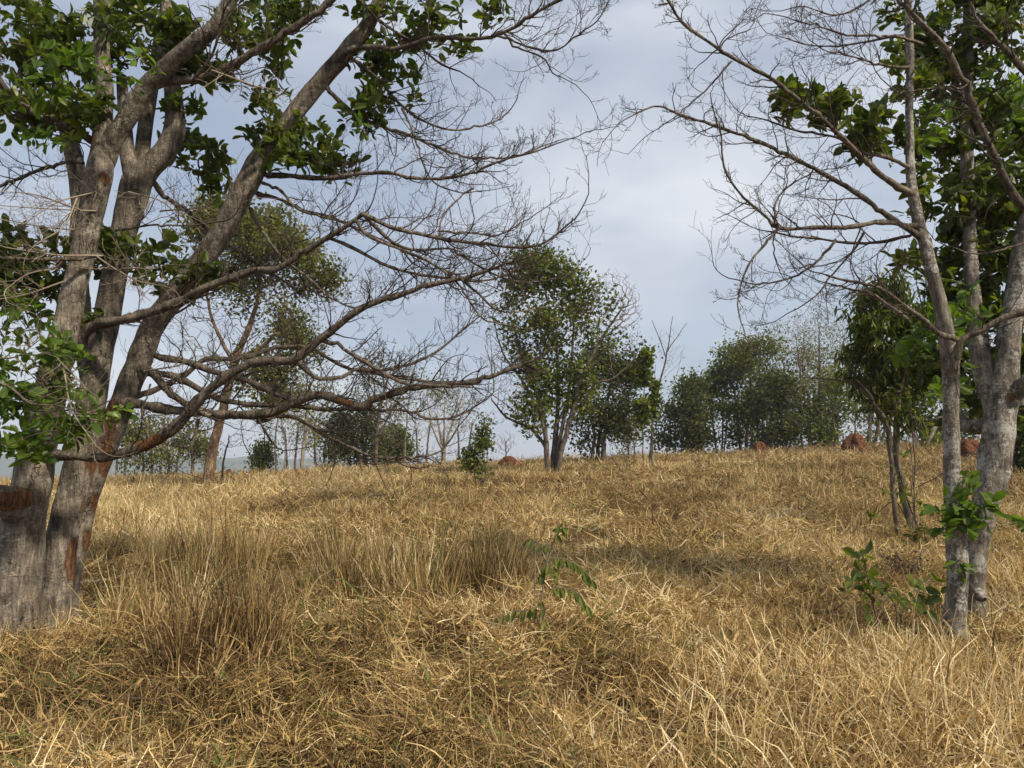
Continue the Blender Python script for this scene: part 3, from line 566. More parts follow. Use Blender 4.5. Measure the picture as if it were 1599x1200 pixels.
tl('dark bushy tree right of the small termite mound', 1212, 46, [(1205, 1198, 620, 5), (1216, 1225, 610, 5), (1224, 1240, 630, 4)], [(1205, 630, 38, 30, 120), (1230, 600, 30, 24, 70), (1215, 660, 40, 24, 80)], [(1215, 640, 40, 40, 60)], M_dark)
tl('sparse feathery tree with pale airy crown left of the tall feathery one', 1245, 50, [(1238, 1222, 520, 4), (1248, 1246, 500, 4.5), (1256, 1266, 510, 4)], [(1235, 545, 42, 40, 60), (1225, 520, 26, 18, 20)], [(1240, 550, 50, 66, 700)], M_pale, size=.10, per=5, twig=M_twigp, rise=1.1)
tl('tallest feathery greyish tree of the ridge treeline', 1282, 51, [(1272, 1262, 500, 4.5), (1284, 1284, 480, 5), (1292, 1308, 490, 4), (1298, 1325, 510, 4)], [(1285, 515, 46, 34, 70), (1300, 560, 44, 34, 50)], [(1288, 532, 58, 66, 900)], M_pale, size=.10, per=5, twig=M_twigp, rise=1.1)
tl('dense mid green tree just left of the large termite mound', 1295, 46, [(1288, 1280, 620, 5), (1300, 1305, 600, 5), (1312, 1320, 620, 4)], [(1285, 640, 34, 34, 80), (1310, 610, 32, 30, 70), (1265, 655, 26, 28, 50)], [(1300, 620, 46, 56, 160)], M_mid, per=10)
tl('thin trunked tree behind the large termite mound', 1345, 49, [(1335, 1325, 560, 4), (1348, 1350, 540, 5), (1358, 1372, 560, 5), (1366, 1390, 600, 4)], [(1345, 570, 40, 40, 50), (1365, 620, 34, 30, 40)], [(1350, 570, 48, 60, 420)], M_olive, size=.12, per=9)
tl('pale forked tree seen between the young tree and the grey trunks', 1438, 38, [(1428, 1424, 600, 7), (1442, 1462, 620, 8)], [(1430, 590, 36, 40, 60), (1455, 600, 30, 40, 50), (1440, 550, 40, 30, 50)], [(1440, 600, 40, 50, 130)], M_mid, size=.14, bark=M_barkP)
tl('low dark green bush at the right end of the ridge', 1470, 44, [(1465, 1462, 670, 3), (1475, 1480, 672, 3)], [(1458, 676, 22, 18, 60), (1480, 672, 20, 22, 50)], [], M_dark)
tl('hazy green tree far right between the grey trunks', 1520, 48, [(1512, 1508, 640, 4), (1526, 1532, 630, 4)], [(1515, 640, 30, 34, 90), (1545, 640, 26, 40, 70)], [(1520, 640, 40, 40, 60)], M_dark)
tl('wide olive tree filling the middle of the ridge treeline', 1190, 53, [(1180, 1170, 600, 4), (1192, 1195, 590, 4), (1206, 1215, 600, 4)], [(1180, 620, 46, 46, 120), (1220, 590, 40, 40, 90), (1150, 650, 36, 36, 70)], [(1190, 620, 50, 60, 200)], M_olive, size=.15, per=11)
tl('rearmost hazy olive tree behind the feathery ones on the ridge', 1262, 56, [(1250, 1240, 590, 4), (1264, 1268, 580, 4), (1280, 1290, 590, 4)], [(1250, 620, 46, 50, 120), (1290, 580, 44, 50, 100), (1325, 620, 40, 50, 90)], [(1275, 600, 60, 70, 300)], M_olive, size=.14, per=10)
tl('leafy tree with low skirt of leaves at the right of the large termite mound', 1375, 52, [(1368, 1362, 600, 4), (1382, 1388, 590, 4)], [(1370, 640, 34, 44, 90), (1400, 610, 34, 44, 80)], [(1380, 610, 40, 60, 200)], M_olive, size=.14, per=10)
for sx, sd, lab, lf, tw_, bl in [(190, 46, 'hazy scrub bush furthest left beyond the big trunks', 0, 1, (190, 690, 30, 40, 60)), (245, 50, 'tall pale scrub rising behind the low left thicket', 1, 2, (240, 670, 34, 34, 40)), (330, 52, 'grey scrub just behind the foot of the spotted trunk', 0, 2, (325, 705, 24, 30, 50)), (500, 52, 'pale bushy thicket far behind the slender trees', 0, 2, (500, 680, 44, 46, 90)), (575, 54, 'tall grey green thicket far behind the lowest left branches', 0, 2, (580, 655, 46, 56, 110)), (455, 50, 'grey twiggy thicket behind the pale trunked tree', 1, 2, (455, 665, 34, 50, 50)), (660, 54, 'thin twiggy tree between the round green tree and the bare fan tree', 1, 2, (662, 640, 26, 50, 24)), (725, 56, 'thin twiggy tree right of the bare fan tree', 1, 2, (722, 640, 24, 44, 18))]:
    far_tree('scrub_tree', lab, 'tree', (sx, sd), [[(sx - 6, 742, 3), (sx - 8, 710, 2.4), (sx - 10, 670, 1.4)], [(sx + 5, 742, 3), (sx + 7, 705, 2.4), (sx + 12, 660, 1.4)]], [bl], sd, (M_olive, M_pale)[lf], M_barkF, (M_twig, M_twigg, M_twigp)[tw_], .13, 9, .34, bare=[(bl[0], bl[1] - 6, bl[2] + 6, bl[3] + 8, 420)], group=BG, rise=.8)
far_tree('edge_shrub', 'dark shrub at the right edge behind the thick grey trunk', 'shrub', (1592, 20), [[(1585, 740, 3), (1588, 690, 2.4), (1592, 640, 2)], [(1604, 740, 3), (1606, 690, 2.4), (1604, 620, 2)]], [(1592, 655, 30, 50, 120), (1600, 700, 30, 30, 60), (1610, 620, 30, 40, 60)], 20, M_dark, size=.09, per=12, spread=.14, bare=[(1596, 670, 26, 50, 60)])
# young tree with long drooping leaves
far_tree('young_tree', 'young tree with long drooping leaves beside the grey trunks', 'tree', (1425, 11.5),
    [[(1428, 848, 9), (1418, 800, 8.5), (1408, 750, 7.5), (1400, 715, 8), (1400, 660, 7), (1402, 610, 6), (1406, 560, 5), (1400, 500, 3.5), (1394, 450, 2)], [(1395, 712, 5.5), (1388, 680, 5), (1376, 650, 4.5), (1366, 632, 4), (1352, 610, 2.6), (1335, 595, 1.6)], [(1392, 700, 3), (1388, 660, 2.6), (1374, 628, 2)], [(1402, 640, 4), (1412, 590, 3.4), (1420, 540, 2.5), (1430, 500, 1.5)]],
    [(1385, 455, 30, 20, 45), (1360, 480, 34, 22, 55), (1345, 520, 34, 24, 60), (1400, 500, 40, 30, 80), (1430, 520, 34, 34, 55), (1360, 555, 34, 24, 50), (1400, 560, 40, 30, 80), (1345, 595, 26, 18, 22), (1385, 605, 30, 24, 45), (1430, 590, 36, 36, 50), (1420, 640, 32, 20, 24), (1365, 625, 18, 14, 10)],
    11.5, M_leaf, M_barkF, M_twig, .17, 9, .085, width=.24, down=True, rtip=.004, step=.18)
def sprigs(name, label, cat, loc, stems, rosettes, d, leafmat, lsize, width=.5, per=8, twr=1.2, group=None, barkm=None, parent=None):
    t = parent or thing(name, label, cat, loc, group)
    sk = Skel(); items = []
    for st in stems: sp = spline(pix(st, *((d,) if not isinstance(d, tuple) else d)), .05, .003); items.append((sp[:, :3], sp[:, 3])); sk.add_line(sp)
    mb = MB(); mb.tubes(items, 6)
    dd = d if not isinstance(d, tuple) else (d[0] + d[1]) / 2
    pts = np.array([P(x, y, dd + rng.uniform(-.12, .12)) for x, y in rosettes])
    sk.grow(pts, .06, .2, .08); ch = [(c[0], c[1]) for c in sk.chains(.0016, .4, .004) if not c[2]]
    mb.tubes(ch, 4); mb.build('stem', barkm or M_twig, t)
    ml = MB(); rosette(ml, pts, per, lsize, width); ml.build('leaves', leafmat, t, smooth=False); return t
def rosette(mb, pts, per, size, width=.5, up=.5):
    K = len(pts); ax = unit(rng.normal(size=(K, 3)) * .55 + np.array([0, 0, up])); c = np.repeat(pts, per, 0); A = np.repeat(ax, per, 0); n = len(c)
    side = unit(np.cross(A, rng.normal(size=(n, 3)))); dd = unit(A * rng.uniform(-.2, 1.0, (n, 1)) + side)
    nr = unit(A - (A * dd).sum(1, keepdims=True) * dd + rng.normal(size=(n, 3)) * .25); hue = np.clip(np.repeat(rng.beta(2, 2.4, K), per) * .75 + rng.random(n) * .28, 0, 1)
    mb.leaves(c + dd * .01 - A * rng.random((n, 1)) * size * .9, dd, nr, size * rng.uniform(.4, 1.25, n), width, droop=rng.uniform(.0, .5, (n, 1)), a=hue)
sprigs('vine_sprig', 'leafy green sprig climbing the foot of the young tree', 'plant', G(1415, 11.2), [[(1440, 840, 1), (1420, 790, 1), (1405, 740, .8), (1400, 700, .6)], [(1430, 845, 1), (1400, 785, .8), (1372, 800, .6), (1358, 812, .4)]], [(1404, 735), (1400, 750), (1412, 710), (1395, 762), (1410, 770), (1400, 780), (1420, 785), (1432, 780), (1385, 770), (1438, 790), (1360, 812), (1370, 802), (1425, 820), (1435, 835), (1412, 742)], 11.2, M_mid, .13, .35, 5)
far_tree('whip_sapling', 'pair of thin bare whip stems right of the young tree', 'tree', (1428, 11.0), [[(1429, 800, 1.6), (1428, 730, 1.4), (1424, 660, 1), (1420, 630, .7)], [(1424, 800, 1.3), (1424, 740, 1.1), (1418, 670, .8)]], [], 11.0, per=0, bare=[(1424, 660, 12, 24, 8)], rtip=.003)
# dry weeds in the field
def dry_weed(label, px, d, hgt, n=60, mat=M_twig, leafy=None):
    c = G(px, d); t = thing('dry_weed', label, 'weed', c, 'dead weeds standing in the field'); sk = Skel(); sk.add_line([(c[0], c[1], c[2] - .05, .012), (c[0], c[1], c[2] + hgt * .2, .01), (c[0] + .03, c[1], c[2] + hgt * .45, .007)])
    tg = c + np.array([0, 0, hgt * .6]) + rng.normal(size=(n, 3)) * np.array([hgt * .36, hgt * .36, hgt * .24]); tg[:, 2] = np.maximum(tg[:, 2], c[2] + .08)
    sk.grow(tg, .12, .8, .15); mb = MB(); mb.tubes([(a, b) for a, b, _ in sk.chains(.003, .35, .012)], 4); mb.build('dead_stems', mat, t)
    ml = MB(); leafset(ml, tg, 3, .05, .05, .4); ml.build('dead_leaves', leafy or M_deadleaf, t, smooth=False)
M_deadleaf = mat_leaf('dead_leaf', [(0, (.05, .03, .022)), (.6, (.11, .065, .04)), (1, (.22, .15, .08))], rough=.8, trans=.15)
dry_weed('bare straw coloured bush on the low mound left of centre', 512, 17, 1.05, 150, M_twigp, M_grass)
dry_weed('dark dry weed under the ridge near the columnar saplings', 978, 27, .95, 150)
dry_weed('reddish brown dead weed clump in the right middle field', 1128, 18.5, .5, 110)
dry_weed('dead weed clump left of the reddish one', 1060, 18, .45, 80)
dry_weed('dry brown weed right of the columnar saplings', 1090, 27, .55, 80)
dry_weed('dead rusty weed in the right field below the small termite mound', 1255, 14, .38, 90)
dry_weed('brown dead weed at the foot of the lone leafy young tree', 765, 19.5, .55, 100)
dry_weed('dark dead bramble patch left of the grey trunks', 1400, 8.2, .38, 120)
dry_weed('low dark weed at the middle distance left of the lone young tree', 585, 16, .45, 80)
sprigs('green_weed', 'small green weed on the field below the ridge', 'weed', G(1107, 24), [[(1107, 742, .8), (1107, 712, .5)]], [(1104, 722), (1110, 715), (1107, 708), (1098, 710), (1116, 706)], 24, M_mid, .14, .4, 5)

# ---------------------------------------------------------------- termite mounds
def mound(px, d, wd, ht, label, seed, lean=0):
    c = G(px, d); t = thing('termite_mound', label, 'termite mound', c, 'red termite mounds'); r = np.random.default_rng(seed); nu, nv = 40, 26
    u = np.linspace(0, 2 * math.pi, nu, endpoint=False); X = []
    ph = r.random((6, 2)) * 6.28
    for k in range(nv):
        v = k / (nv - 1); rad = wd / 2 * (1 - v ** 2.4) ** .5 * (1 + .12 * (1 - v)) if v < 1 else 0.0; z = ht * v - .12
        rr = rad * (1 + sum(.065 * np.sin((m + 1) * u + ph[m, 0] + 5 * v * math.sin(ph[m, 1])) for m in range(6)) + (r.random(nu) - .5) * .2)
        X.append(np.stack([c[0] + rr * np.cos(u) + lean * v, c[1] + rr * np.sin(u), c[2] + z + (r.random(nu) - .5) * .04 * (v < 1) + 0 * u], -1))
    X = np.array(X); i, j = np.meshgrid(np.arange(nv - 1), np.arange(nu), indexing='ij'); j2 = (j + 1) % nu
    mb = MB(); mb.add(X, np.stack([i * nu + j, i * nu + j2, (i + 1) * nu + j2, (i + 1) * nu + j], -1)); o = mb.build('earth_cone', M_soil, t)
    mb = MB()   # fallen crumbs and a lower shoulder
    for _ in range(26):
        a = r.uniform(0, 6.28); q = wd * r.uniform(.45, .7); s_ = r.uniform(.03, .08); cx, cy = c[0] + math.cos(a) * q, c[1] + math.sin(a) * q; cz = float(ground(cx, cy)) + s_ * .4
        pts = r.normal(size=(8, 3)); pts = pts / np.linalg.norm(pts, axis=1)[:, None] * s_; b0 = np.array([[-1, -1, -1], [1, -1, -1], [1, 1, -1], [-1, 1, -1], [-1, -1, 1], [1, -1, 1], [1, 1, 1], [-1, 1, 1]]) * s_ * r.uniform(.5, .9, (8, 3)) + [cx, cy, cz]
        mb.add(b0, [(0, 3, 2, 1), (4, 5, 6, 7), (0, 1, 5, 4), (1, 2, 6, 5), (2, 3, 7, 6), (3, 0, 4, 7)])
    mb.build('fallen_crumbs', M_soil, t)
mound(796, 33, .95, .78, 'orange termite mound with a low shoulder, alone on the central skyline', 1, -.05)
mound(812, 33.2, .5, .55, 'small low termite mound leaning against the lone orange one', 2)
mound(1186, 40, .82, .95, 'small red termite mound under the tall olive crowned tree', 3)
mound(1336, 37, 1.12, 1.25, 'large rounded red termite mound on the right part of the ridge', 4)
mound(1512, 30, 1.0, 1.0, 'rust termite mound seen between the two grey right trunks', 5)
mound(359, 38, .45, .75, 'tiny distant termite mound right of the spotted trunk', 6)
mound(199, 26, .75, .42, 'low crumbled termite mound at the edge of the big left trunk', 7)
mound(275, 42, .6, .6, 'small far termite mound left of the spotted trunk', 8)

# ---------------------------------------------------------------- foreground trees
def sprout(lines, spacing, l1, curl_up=.6, levels=3, start=.25, rt=.0022, seed=3, fan=1.0, l_end=.35):
    """bare arching twigs along branch lines; returns a list of (pts, radii) and end points"""
    r = np.random.default_rng(seed); outl = []
    P0 = []; D0 = []; L0 = []; R0 = []
    for sp in lines:
        seg = np.linalg.norm(np.diff(sp[:, :3], axis=0), axis=1); tot = seg.sum(); k = max(2, int(tot / spacing)); acc = np.r_[0, np.cumsum(seg)]
        for s_ in (start + (1 - start) * r.random(k) ** .8) * tot:
            i_ = min(len(seg) - 1, np.searchsorted(acc, s_) - 1); tt = unit(sp[i_ + 1, :3] - sp[i_, :3]); side = unit(np.cross(tt, r.normal(size=3)))
            P0.append(sp[i_, :3]); D0.append(unit(tt * r.uniform(.5, 1.3) + side)); f = s_ / tot; L0.append(l1 * r.uniform(.35, 1.1) * (1 - (1 - l_end) * f)); R0.append(min(sp[i_, 3] * .5, rt * 2.3))
        P0.append(sp[-1, :3]); D0.append(unit(sp[-1, :3] - sp[-3, :3])); L0.append(l1 * .8); R0.append(min(sp[-1, 3], rt * 2))
    P0 = np.array(P0); D0 = np.array(D0); L0 = np.array(L0); R0 = np.array(R0); ends = []
    for lv in range(levels):
        n = 9 - lv; K = len(P0); pts = np.zeros((K, n, 3)); dirs = np.zeros((K, n, 3)); p = P0.copy(); d = D0.copy(); pts[:, 0] = p; dirs[:, 0] = d
        bend = r.normal(size=(K, 3)) * .45 + np.array([0, 0, curl_up]) 
        for i_ in range(1, n):
            d = unit(d + bend * (1.4 / n) * (1.0 if lv else .9) + r.normal(size=(K, 3)) * .15); p = p + d * (L0 / (n - 1))[:, None]; pts[:, i_] = p; dirs[:, i_] = d
        rad = np.maximum(R0[:, None] * np.linspace(1, .4, n)[None], .0012)
        outl += [(pts[i_], rad[i_]) for i_ in range(K)]
        if lv == levels - 1: break
        m = 4 if lv == 0 else 3; idx = np.repeat(np.arange(K), m); t_ = r.uniform(.2, 1, len(idx)) ** .8 * (n - 1); i0 = np.minimum(t_.astype(int), n - 2); fr = (t_ - i0)[:, None]
        P1 = pts[idx, i0] * (1 - fr) + pts[idx, i0 + 1] * fr; dd = dirs[idx, i0]; side = unit(np.cross(dd, r.normal(size=dd.shape)))
        D1 = unit(dd * r.uniform(.6, 1.2, (len(idx), 1)) + side * .9); L1 = L0[idx] * r.uniform(.25, .6, len(idx)) * fan; R1 = np.minimum(R0[idx] * .6, rt * (1.1 if lv else .7))
        P0, D0, L0, R0 = P1, D1, L1, R1
    return outl

def big_tree(name, label, loc, stems, limbs, leafblobs, bark, limbbark, twigmat, peel, tw, extra_leaf=(), leafsize=.11, ls=.76):
    t = thing(name, label, 'tree', loc); sk = Skel()
    for st in stems:
        sp = spline(st, .035, .004); mb = MB(); mb.tubes([(sp[:, :3], sp[:, 3])], 28, lump=.06); mb.build('trunk', bark, t, peel=peel); sk.add_line(sp[::3])
    for st in stems:                                                # surface roots at the foot of every stem that reaches the ground
        x, y, z, r = st[1]; g = float(ground(x, y))
        if st[0][2] > g + .1: continue
        for a_ in rng.uniform(0, 6.28, 4):
            q = r * rng.uniform(1.7, 2.5); c_, s_ = math.cos(a_), math.sin(a_); sp = spline([(x + c_ * r * .35, y + s_ * r * .35, g + r * 1.5, r * .45), (x + c_ * r * .95, y + s_ * r * .95, g + r * .45, r * .38), (x + c_ * q, y + s_ * q, g - .03, r * .16)], .03)
            mb = MB(); mb.tubes([(sp[:, :3], sp[:, 3])], 12, lump=.12); mb.build('root', bark, t)
    lines = []
    for lm in limbs:
        pts, d0, d1 = lm[:3]; sp = spline(pix(pts, d0, d1), .04, .013); sp[3:-2:7, :3] += rng.normal(0, .009, sp[3:-2:7, :3].shape); sp[:, 3] *= ls; sp[:, 3] *= 1 + .10 * np.sin(np.arange(len(sp)) * .9 + rng.random() * 6) + rng.normal(0, .05, len(sp))
        mb = MB(); mb.tubes([(sp[:, :3], sp[:, 3])], 12 if sp[0, 3] > .015 else 8, lump=.08); mb.build('branch', limbbark, t, peel=peel); sk.add_line(sp[::3]); lines.append(sp)
    tws = sprout(lines, **tw); mb = MB(); mb.tubes(tws, 4); o = mb.build('twigs', twigmat, t)
    for which, (bl, mat) in enumerate(((leafblobs, M_leaf), (extra_leaf, M_leafb))):
        if not bl: continue
        ml = MB(); mb = MB(); pts = []
        for b in bl: pts.append(blob_pts((b[0], b[1], b[2] * 1.12, b[3] * 1.12), int(b[5] * (1.6 if which == 0 else 1.2)), b[4], flat=1.0, shell=.1, clump=5))
        pts = np.concatenate(pts); nb = len(sk.p); sk2 = Skel(); sk2.p = list(sk.p); sk2.par = list(sk.par); sk2.fix = list(sk.fix); sk2.grow(pts, .09, .2, .10)
        mb.tubes([(c[0], c[1]) for c in sk2.chains(.0022, .42, .02) if not c[2]], 5); mb.build('leafy_twigs', twigmat, t)
        rosette(ml, pts, 6, leafsize, .50); ml.build('foliage', mat, t, smooth=False)
    return t

D = 6.5
def S(pts, d0, d1=None, sink=True):
    o = pix(pts, d0, d1)
    if sink: x, y, z, r = o[0]; g = float(ground(x, y)); o[0] = (x, y, min(z, g - .08), r)
    return o
stemsL = [
    S([(12, 990, 46), (17, 950, 38), (25, 890, 33), (39, 810, 30), (54, 750, 27), (62, 700, 25), (76, 630, 24), (90, 560, 21), (104, 500, 19), (120, 430, 18), (136, 360, 18), (150, 300, 19), (156, 262, 20), (160, 225, 15), (164, 150, 13), (160, 80, 12), (158, -20, 11)], 6.2, 6.0),
    S([(72, 988, 34), (80, 940, 27), (89, 890, 24), (99, 830, 22), (110, 780, 22), (122, 730, 23), (133, 680, 23), (143, 630, 22), (154, 570, 20), (165, 510, 19), (178, 440, 18), (190, 380, 18), (202, 325, 22), (212, 288, 24), (232, 262, 19), (255, 240, 18), (272, 205, 17), (272, 160, 14), (266, 110, 12), (262, 40, 10), (258, -30, 9)], 6.45, 6.6),
    S([(88, 980, 25), (99, 920, 22), (114, 850, 20.5), (130, 790, 19.5), (149, 735, 18.5), (167, 695, 18.5), (185, 645, 18), (204, 595, 18), (222, 550, 19), (238, 510, 18), (262, 475, 17), (292, 432, 16), (332, 385, 17), (358, 342, 17), (380, 298, 19), (402, 258, 18), (430, 215, 15), (470, 165, 14), (510, 115, 14), (545, 75, 14), (575, 35, 12), (600, -15, 11)], 6.75, 6.2),
    S([(150, 660, 14), (135, 560, 14), (126, 470, 13), (124, 390, 13), (125, 320, 13), (118, 260, 13), (105, 205, 12), (92, 150, 9), (80, 60, 7)], 6.6, 6.8, False),
    S([(210, 300, 14), (200, 240, 12), (196, 190, 10), (190, 120, 8)], 6.5, 6.5, False),
    S([(220, 290, 14), (224, 240, 12), (228, 190, 11), (238, 130, 9), (250, 40, 8)], 6.55, 6.8, False),
    S([(158, 262, 18), (180, 215, 16), (200, 185, 15), (220, 150, 15), (250, 115, 14), (290, 78, 14), (330, 45, 12), (352, 10, 10), (362, -30, 9)], 6.1, 5.6, False),
    S([(20, 800, 20), (8, 778, 18), (-6, 774, 16), (-30, 772, 15)], 6.0, 5.7, False)]
T_ = taper
limbsL = [
    (T_([(105, 560), (125, 525), (152, 507), (204, 496), (248, 484), (292, 469), (350, 443), (400, 426), (425, 424), (462, 401), (519, 364), (564, 334)], 13, 5), 6.3, 5.6),
    (T_([(564, 334), (612, 352), (669, 366), (762, 381), (800, 384), (835, 382), (860, 370), (885, 350)], 5, 2), 5.6, 5.3),
    (T_([(510, 370), (556, 390), (605, 416), (669, 429), (744, 435), (790, 428), (815, 410)], 4.5, 1.8), 5.7, 5.9),
    (T_([(556, 345), (575, 371), (631, 394), (672, 409), (705, 430), (725, 450), (755, 495), (800, 508)], 4, 1.6), 5.6, 5.2),
    (T_([(568, 337), (612, 375), (650, 390), (706, 388), (736, 409), (790, 435), (840, 440)], 4, 1.6), 5.6, 6.0),
    ([(70, 714, 12), (105, 711, 10), (160, 714, 9.5), (201, 702, 11), (248, 682, 12), (286, 650, 11), (309, 626, 10.5), (357, 585, 9.5), (410, 566, 9), (455, 562, 8.5), (500, 532, 8), (556, 491, 7), (612, 465, 6.5), (669, 444, 5.5), (717, 433, 4.5), (781, 416, 3), (830, 400, 2)], 6.1, 5.2),
    (T_([(717, 433), (745, 455), (770, 480), (800, 488), (850, 480)], 3.2, 1.4), 5.3, 5.6),
    ([(188, 630, 12), (215, 630, 10), (267, 637, 9.5), (320, 643, 9.5), (376, 650, 9.5), (425, 647, 9.5), (462, 630, 9), (496, 619, 9), (519, 622, 8.5), (545, 632, 8), (571, 637, 8.5), (594, 624, 7.5), (631, 611, 7), (687, 600, 6.5), (744, 592, 5.5), (785, 577, 4.5), (830, 560, 3), (865, 545, 1.8)], 6.5, 5.8),
    (T_([(210, 572), (232, 578), (249, 596), (275, 619), (297, 634), (330, 650)], 9, 6), 6.5, 6.3),
    (T_([(214, 545), (235, 548), (249, 555), (294, 566), (339, 585), (387, 600), (425, 615), (462, 630)], 7.5, 6), 6.6, 6.3),
    (T_([(206, 582), (240, 582), (271, 585), (331, 619), (376, 632), (440, 634), (507, 641), (567, 643), (627, 641), (670, 652), (720, 645), (760, 620)], 9, 1.4), 6.7, 6.6),
    (T_([(400, 660), (455, 654), (500, 679), (545, 699), (594, 716), (669, 709), (699, 690), (720, 660)], 4.5, 1.5), 6.3, 6.9),
    (T_([(202, 622), (240, 610), (290, 585), (324, 562), (380, 562), (432, 547), (481, 544), (519, 562), (556, 577), (612, 574), (669, 555), (717, 517), (740, 500)], 6.5, 2), 6.9, 7.4),
    (T_([(462, 562), (492, 589), (537, 589), (560, 578), (600, 590), (676, 600)], 5, 3), 5.8, 6.2),
    (T_([(500, 530), (537, 544), (575, 566), (624, 594), (676, 600), (730, 602)], 5, 2.5), 5.6, 5.5),
    (T_([(391, 326), (410, 364), (447, 405), (492, 439), (522, 469), (560, 484), (600, 470)], 4, 1.5), 6.5, 6.0),
    (T_([(240, 285), (255, 305), (294, 330), (331, 360), (380, 394), (425, 427), (470, 460)], 6, 2.5), 6.9, 7.6),
    (T_([(405, 270), (415, 272), (470, 272), (522, 275), (563, 270), (605, 270), (642, 280), (694, 280), (728, 275), (780, 254), (832, 241), (862, 228)], 7, 1.6), 6.4, 5.8),
    (T_([(505, 128), (512, 137), (543, 165), (574, 187), (625, 205), (677, 227), (728, 246), (797, 249), (849, 230)], 6, 1.6), 6.3, 6.6),
    (T_([(535, 80), (548, 88), (591, 124), (625, 165), (660, 193), (711, 206), (763, 193), (790, 178)], 4.5, 1.5), 6.2, 6.8),
    (T_([(525, 95), (545, 78), (574, 72), (608, 77), (642, 72), (677, 62), (746, 62), (797, 45), (849, 14), (890, -5)], 7, 3), 6.2, 5.6),
    (T_([(787, 52), (808, 76), (849, 93), (866, 117), (880, 122)], 2.6, 1.2), 5.8, 5.7),
    (T_([(775, 56), (859, 76), (900, 50), (930, 30), (950, -2)], 2.6, 1.2), 5.8, 5.4),
    (T_([(545, -15), (570, 12), (598, 38), (642, 65), (694, 100), (720, 110)], 5, 1.8), 6.0, 6.3),
    (T_([(398, 300), (405, 303), (436, 310), (470, 327), (522, 344), (591, 378), (642, 399), (700, 425), (750, 440)], 5, 1.8), 6.5, 7.0),
    (T_([(410, 286), (439, 296), (470, 330), (520, 345), (560, 350)], 4, 1.6), 6.4, 6.0),
    (T_([(628, 170), (646, 206), (660, 248), (680, 282), (720, 300)], 3, 1.3), 6.4, 6.1),
    (T_([(740, 295), (728, 300), (694, 330), (684, 361), (690, 372)], 1.6, 2.2), 5.7, 5.5),
    (T_([(684, 361), (746, 365), (780, 365), (818, 345)], 2.4, 1.2), 5.5, 5.7),
    (T_([(158, 250), (145, 225), (120, 208), (90, 195), (50, 175), (22, 150), (0, 125), (-20, 80)], 9, 7), 6.1, 5.6),
    (T_([(130, 255), (100, 255), (50, 270), (0, 288), (-40, 300)], 4.5, 3), 6.6, 7.2),
    (T_([(155, 398), (100, 407), (50, 406), (0, 402), (-40, 395)], 5, 3.5), 6.0, 5.4),
    (T_([(220, 150), (250, 132), (300, 128), (350, 110), (402, 79), (453, 45), (498, 14), (530, -15)], 11, 7), 6.0, 5.6),
    (T_([(300, 128), (330, 92), (345, 45), (355, 15), (375, -10)], 4, 2), 5.6, 5.2),
    (T_([(262, 490), (300, 470), (340, 455), (370, 430), (420, 400)], 3.2, 1.5), 6.9, 7.6),
    (T_([(230, 540), (260, 500), (300, 470), (330, 430), (350, 380)], 3, 1.3), 7.0, 7.4),
    (T_([(235, 600), (225, 650), (250, 690), (262, 715)], 2, 1), 6.4, 6.2),
    (T_([(405, 656), (425, 690)], 3, 2), 6.2, 6.1),
    (T_([(310, 655), (305, 680), (298, 700)], 3.5, 2), 6.4, 6.3),
    (T_([(-30, 585), (20, 605), (50, 628), (90, 632), (118, 642)], 3, 1.6), 4.9, 5.0),
    (T_([(180, 360), (240, 352), (300, 356), (340, 350)], 3, 1.4), 6.2, 6.0),
]
def PB(px, py, d, rx, ry=None, rd=None):
    rx *= .72; ry = (ry or rx) * .8
    ry = ry or rx; s_ = d / F; return (P(px, py, d), (rx * s_, (rd or rx) * s_, ry * s_))
peelL = [PB(10, 780, 5.95, 46, 22, 60), PB(150, 705, 6.35, 16, 42, 40), PB(160, 660, 6.4, 8, 50, 30), PB(185, 720, 6.5, 16, 40, 30), PB(168, 790, 6.6, 10, 60, 40), PB(150, 870, 6.6, 9, 50, 40), PB(250, 690, 6.0, 48, 26, 30), PB(300, 645, 5.95, 14, 14, 20),
         PB(545, 628, 6.2, 26, 10, 30), PB(430, 600, 6.3, 12, 8, 20), PB(500, 612, 6.2, 10, 6, 20), PB(153, 650, 6.3, 14, 72, 60), PB(140, 735, 6.3, 24, 40, 60), PB(170, 730, 6.6, 11, 56, 60), PB(131, 872, 6.6, 12, 44, 60), PB(146, 812, 6.6, 8, 46, 60), PB(160, 275, 5.95, 10, 12, 20), PB(470, 600, 6.2, 10, 8, 20), PB(140, 215, 5.95, 12, 8, 12)]
leafL = [  # px, py, rx, ry, distance, rosettes
    (50, 90, 100, 80, 6.0, 95), (140, 50, 110, 70, 6.3, 95), (40, 160, 50, 36, 6.1, 28), (250, 55, 90, 60, 6.4, 80), (370, 50, 70, 50, 6.2, 50), (430, 25, 50, 45, 5.9, 26), (130, 170, 50, 28, 5.9, 24), (300, 110, 50, 30, 6.6, 18), (430, 10, 60, 20, 6.8, 14),
    (450, 205, 52, 42, 6.4, 42), (520, 225, 46, 26, 6.3, 22), (430, 175, 28, 32, 6.5, 14), (480, 250, 46, 14, 6.2, 9), (590, 105, 58, 46, 6.6, 42), (575, 155, 42, 32, 6.4, 22), (640, 30, 80, 26, 6.2, 30), (720, 15, 60, 20, 6.0, 16), (620, 60, 40, 16, 6.4, 7),
    (305, 235, 42, 45, 6.9, 34), (300, 165, 26, 24, 6.6, 12), (335, 280, 22, 22, 6.8, 9), (60, 430, 84, 60, 6.6, 64), (20, 400, 50, 64, 6.4, 36), (225, 395, 74, 36, 6.5, 50), (280, 425, 54, 28, 6.3, 34), (180, 370, 36, 28, 6.8, 12), (150, 500, 16, 14, 6.3, 4)]
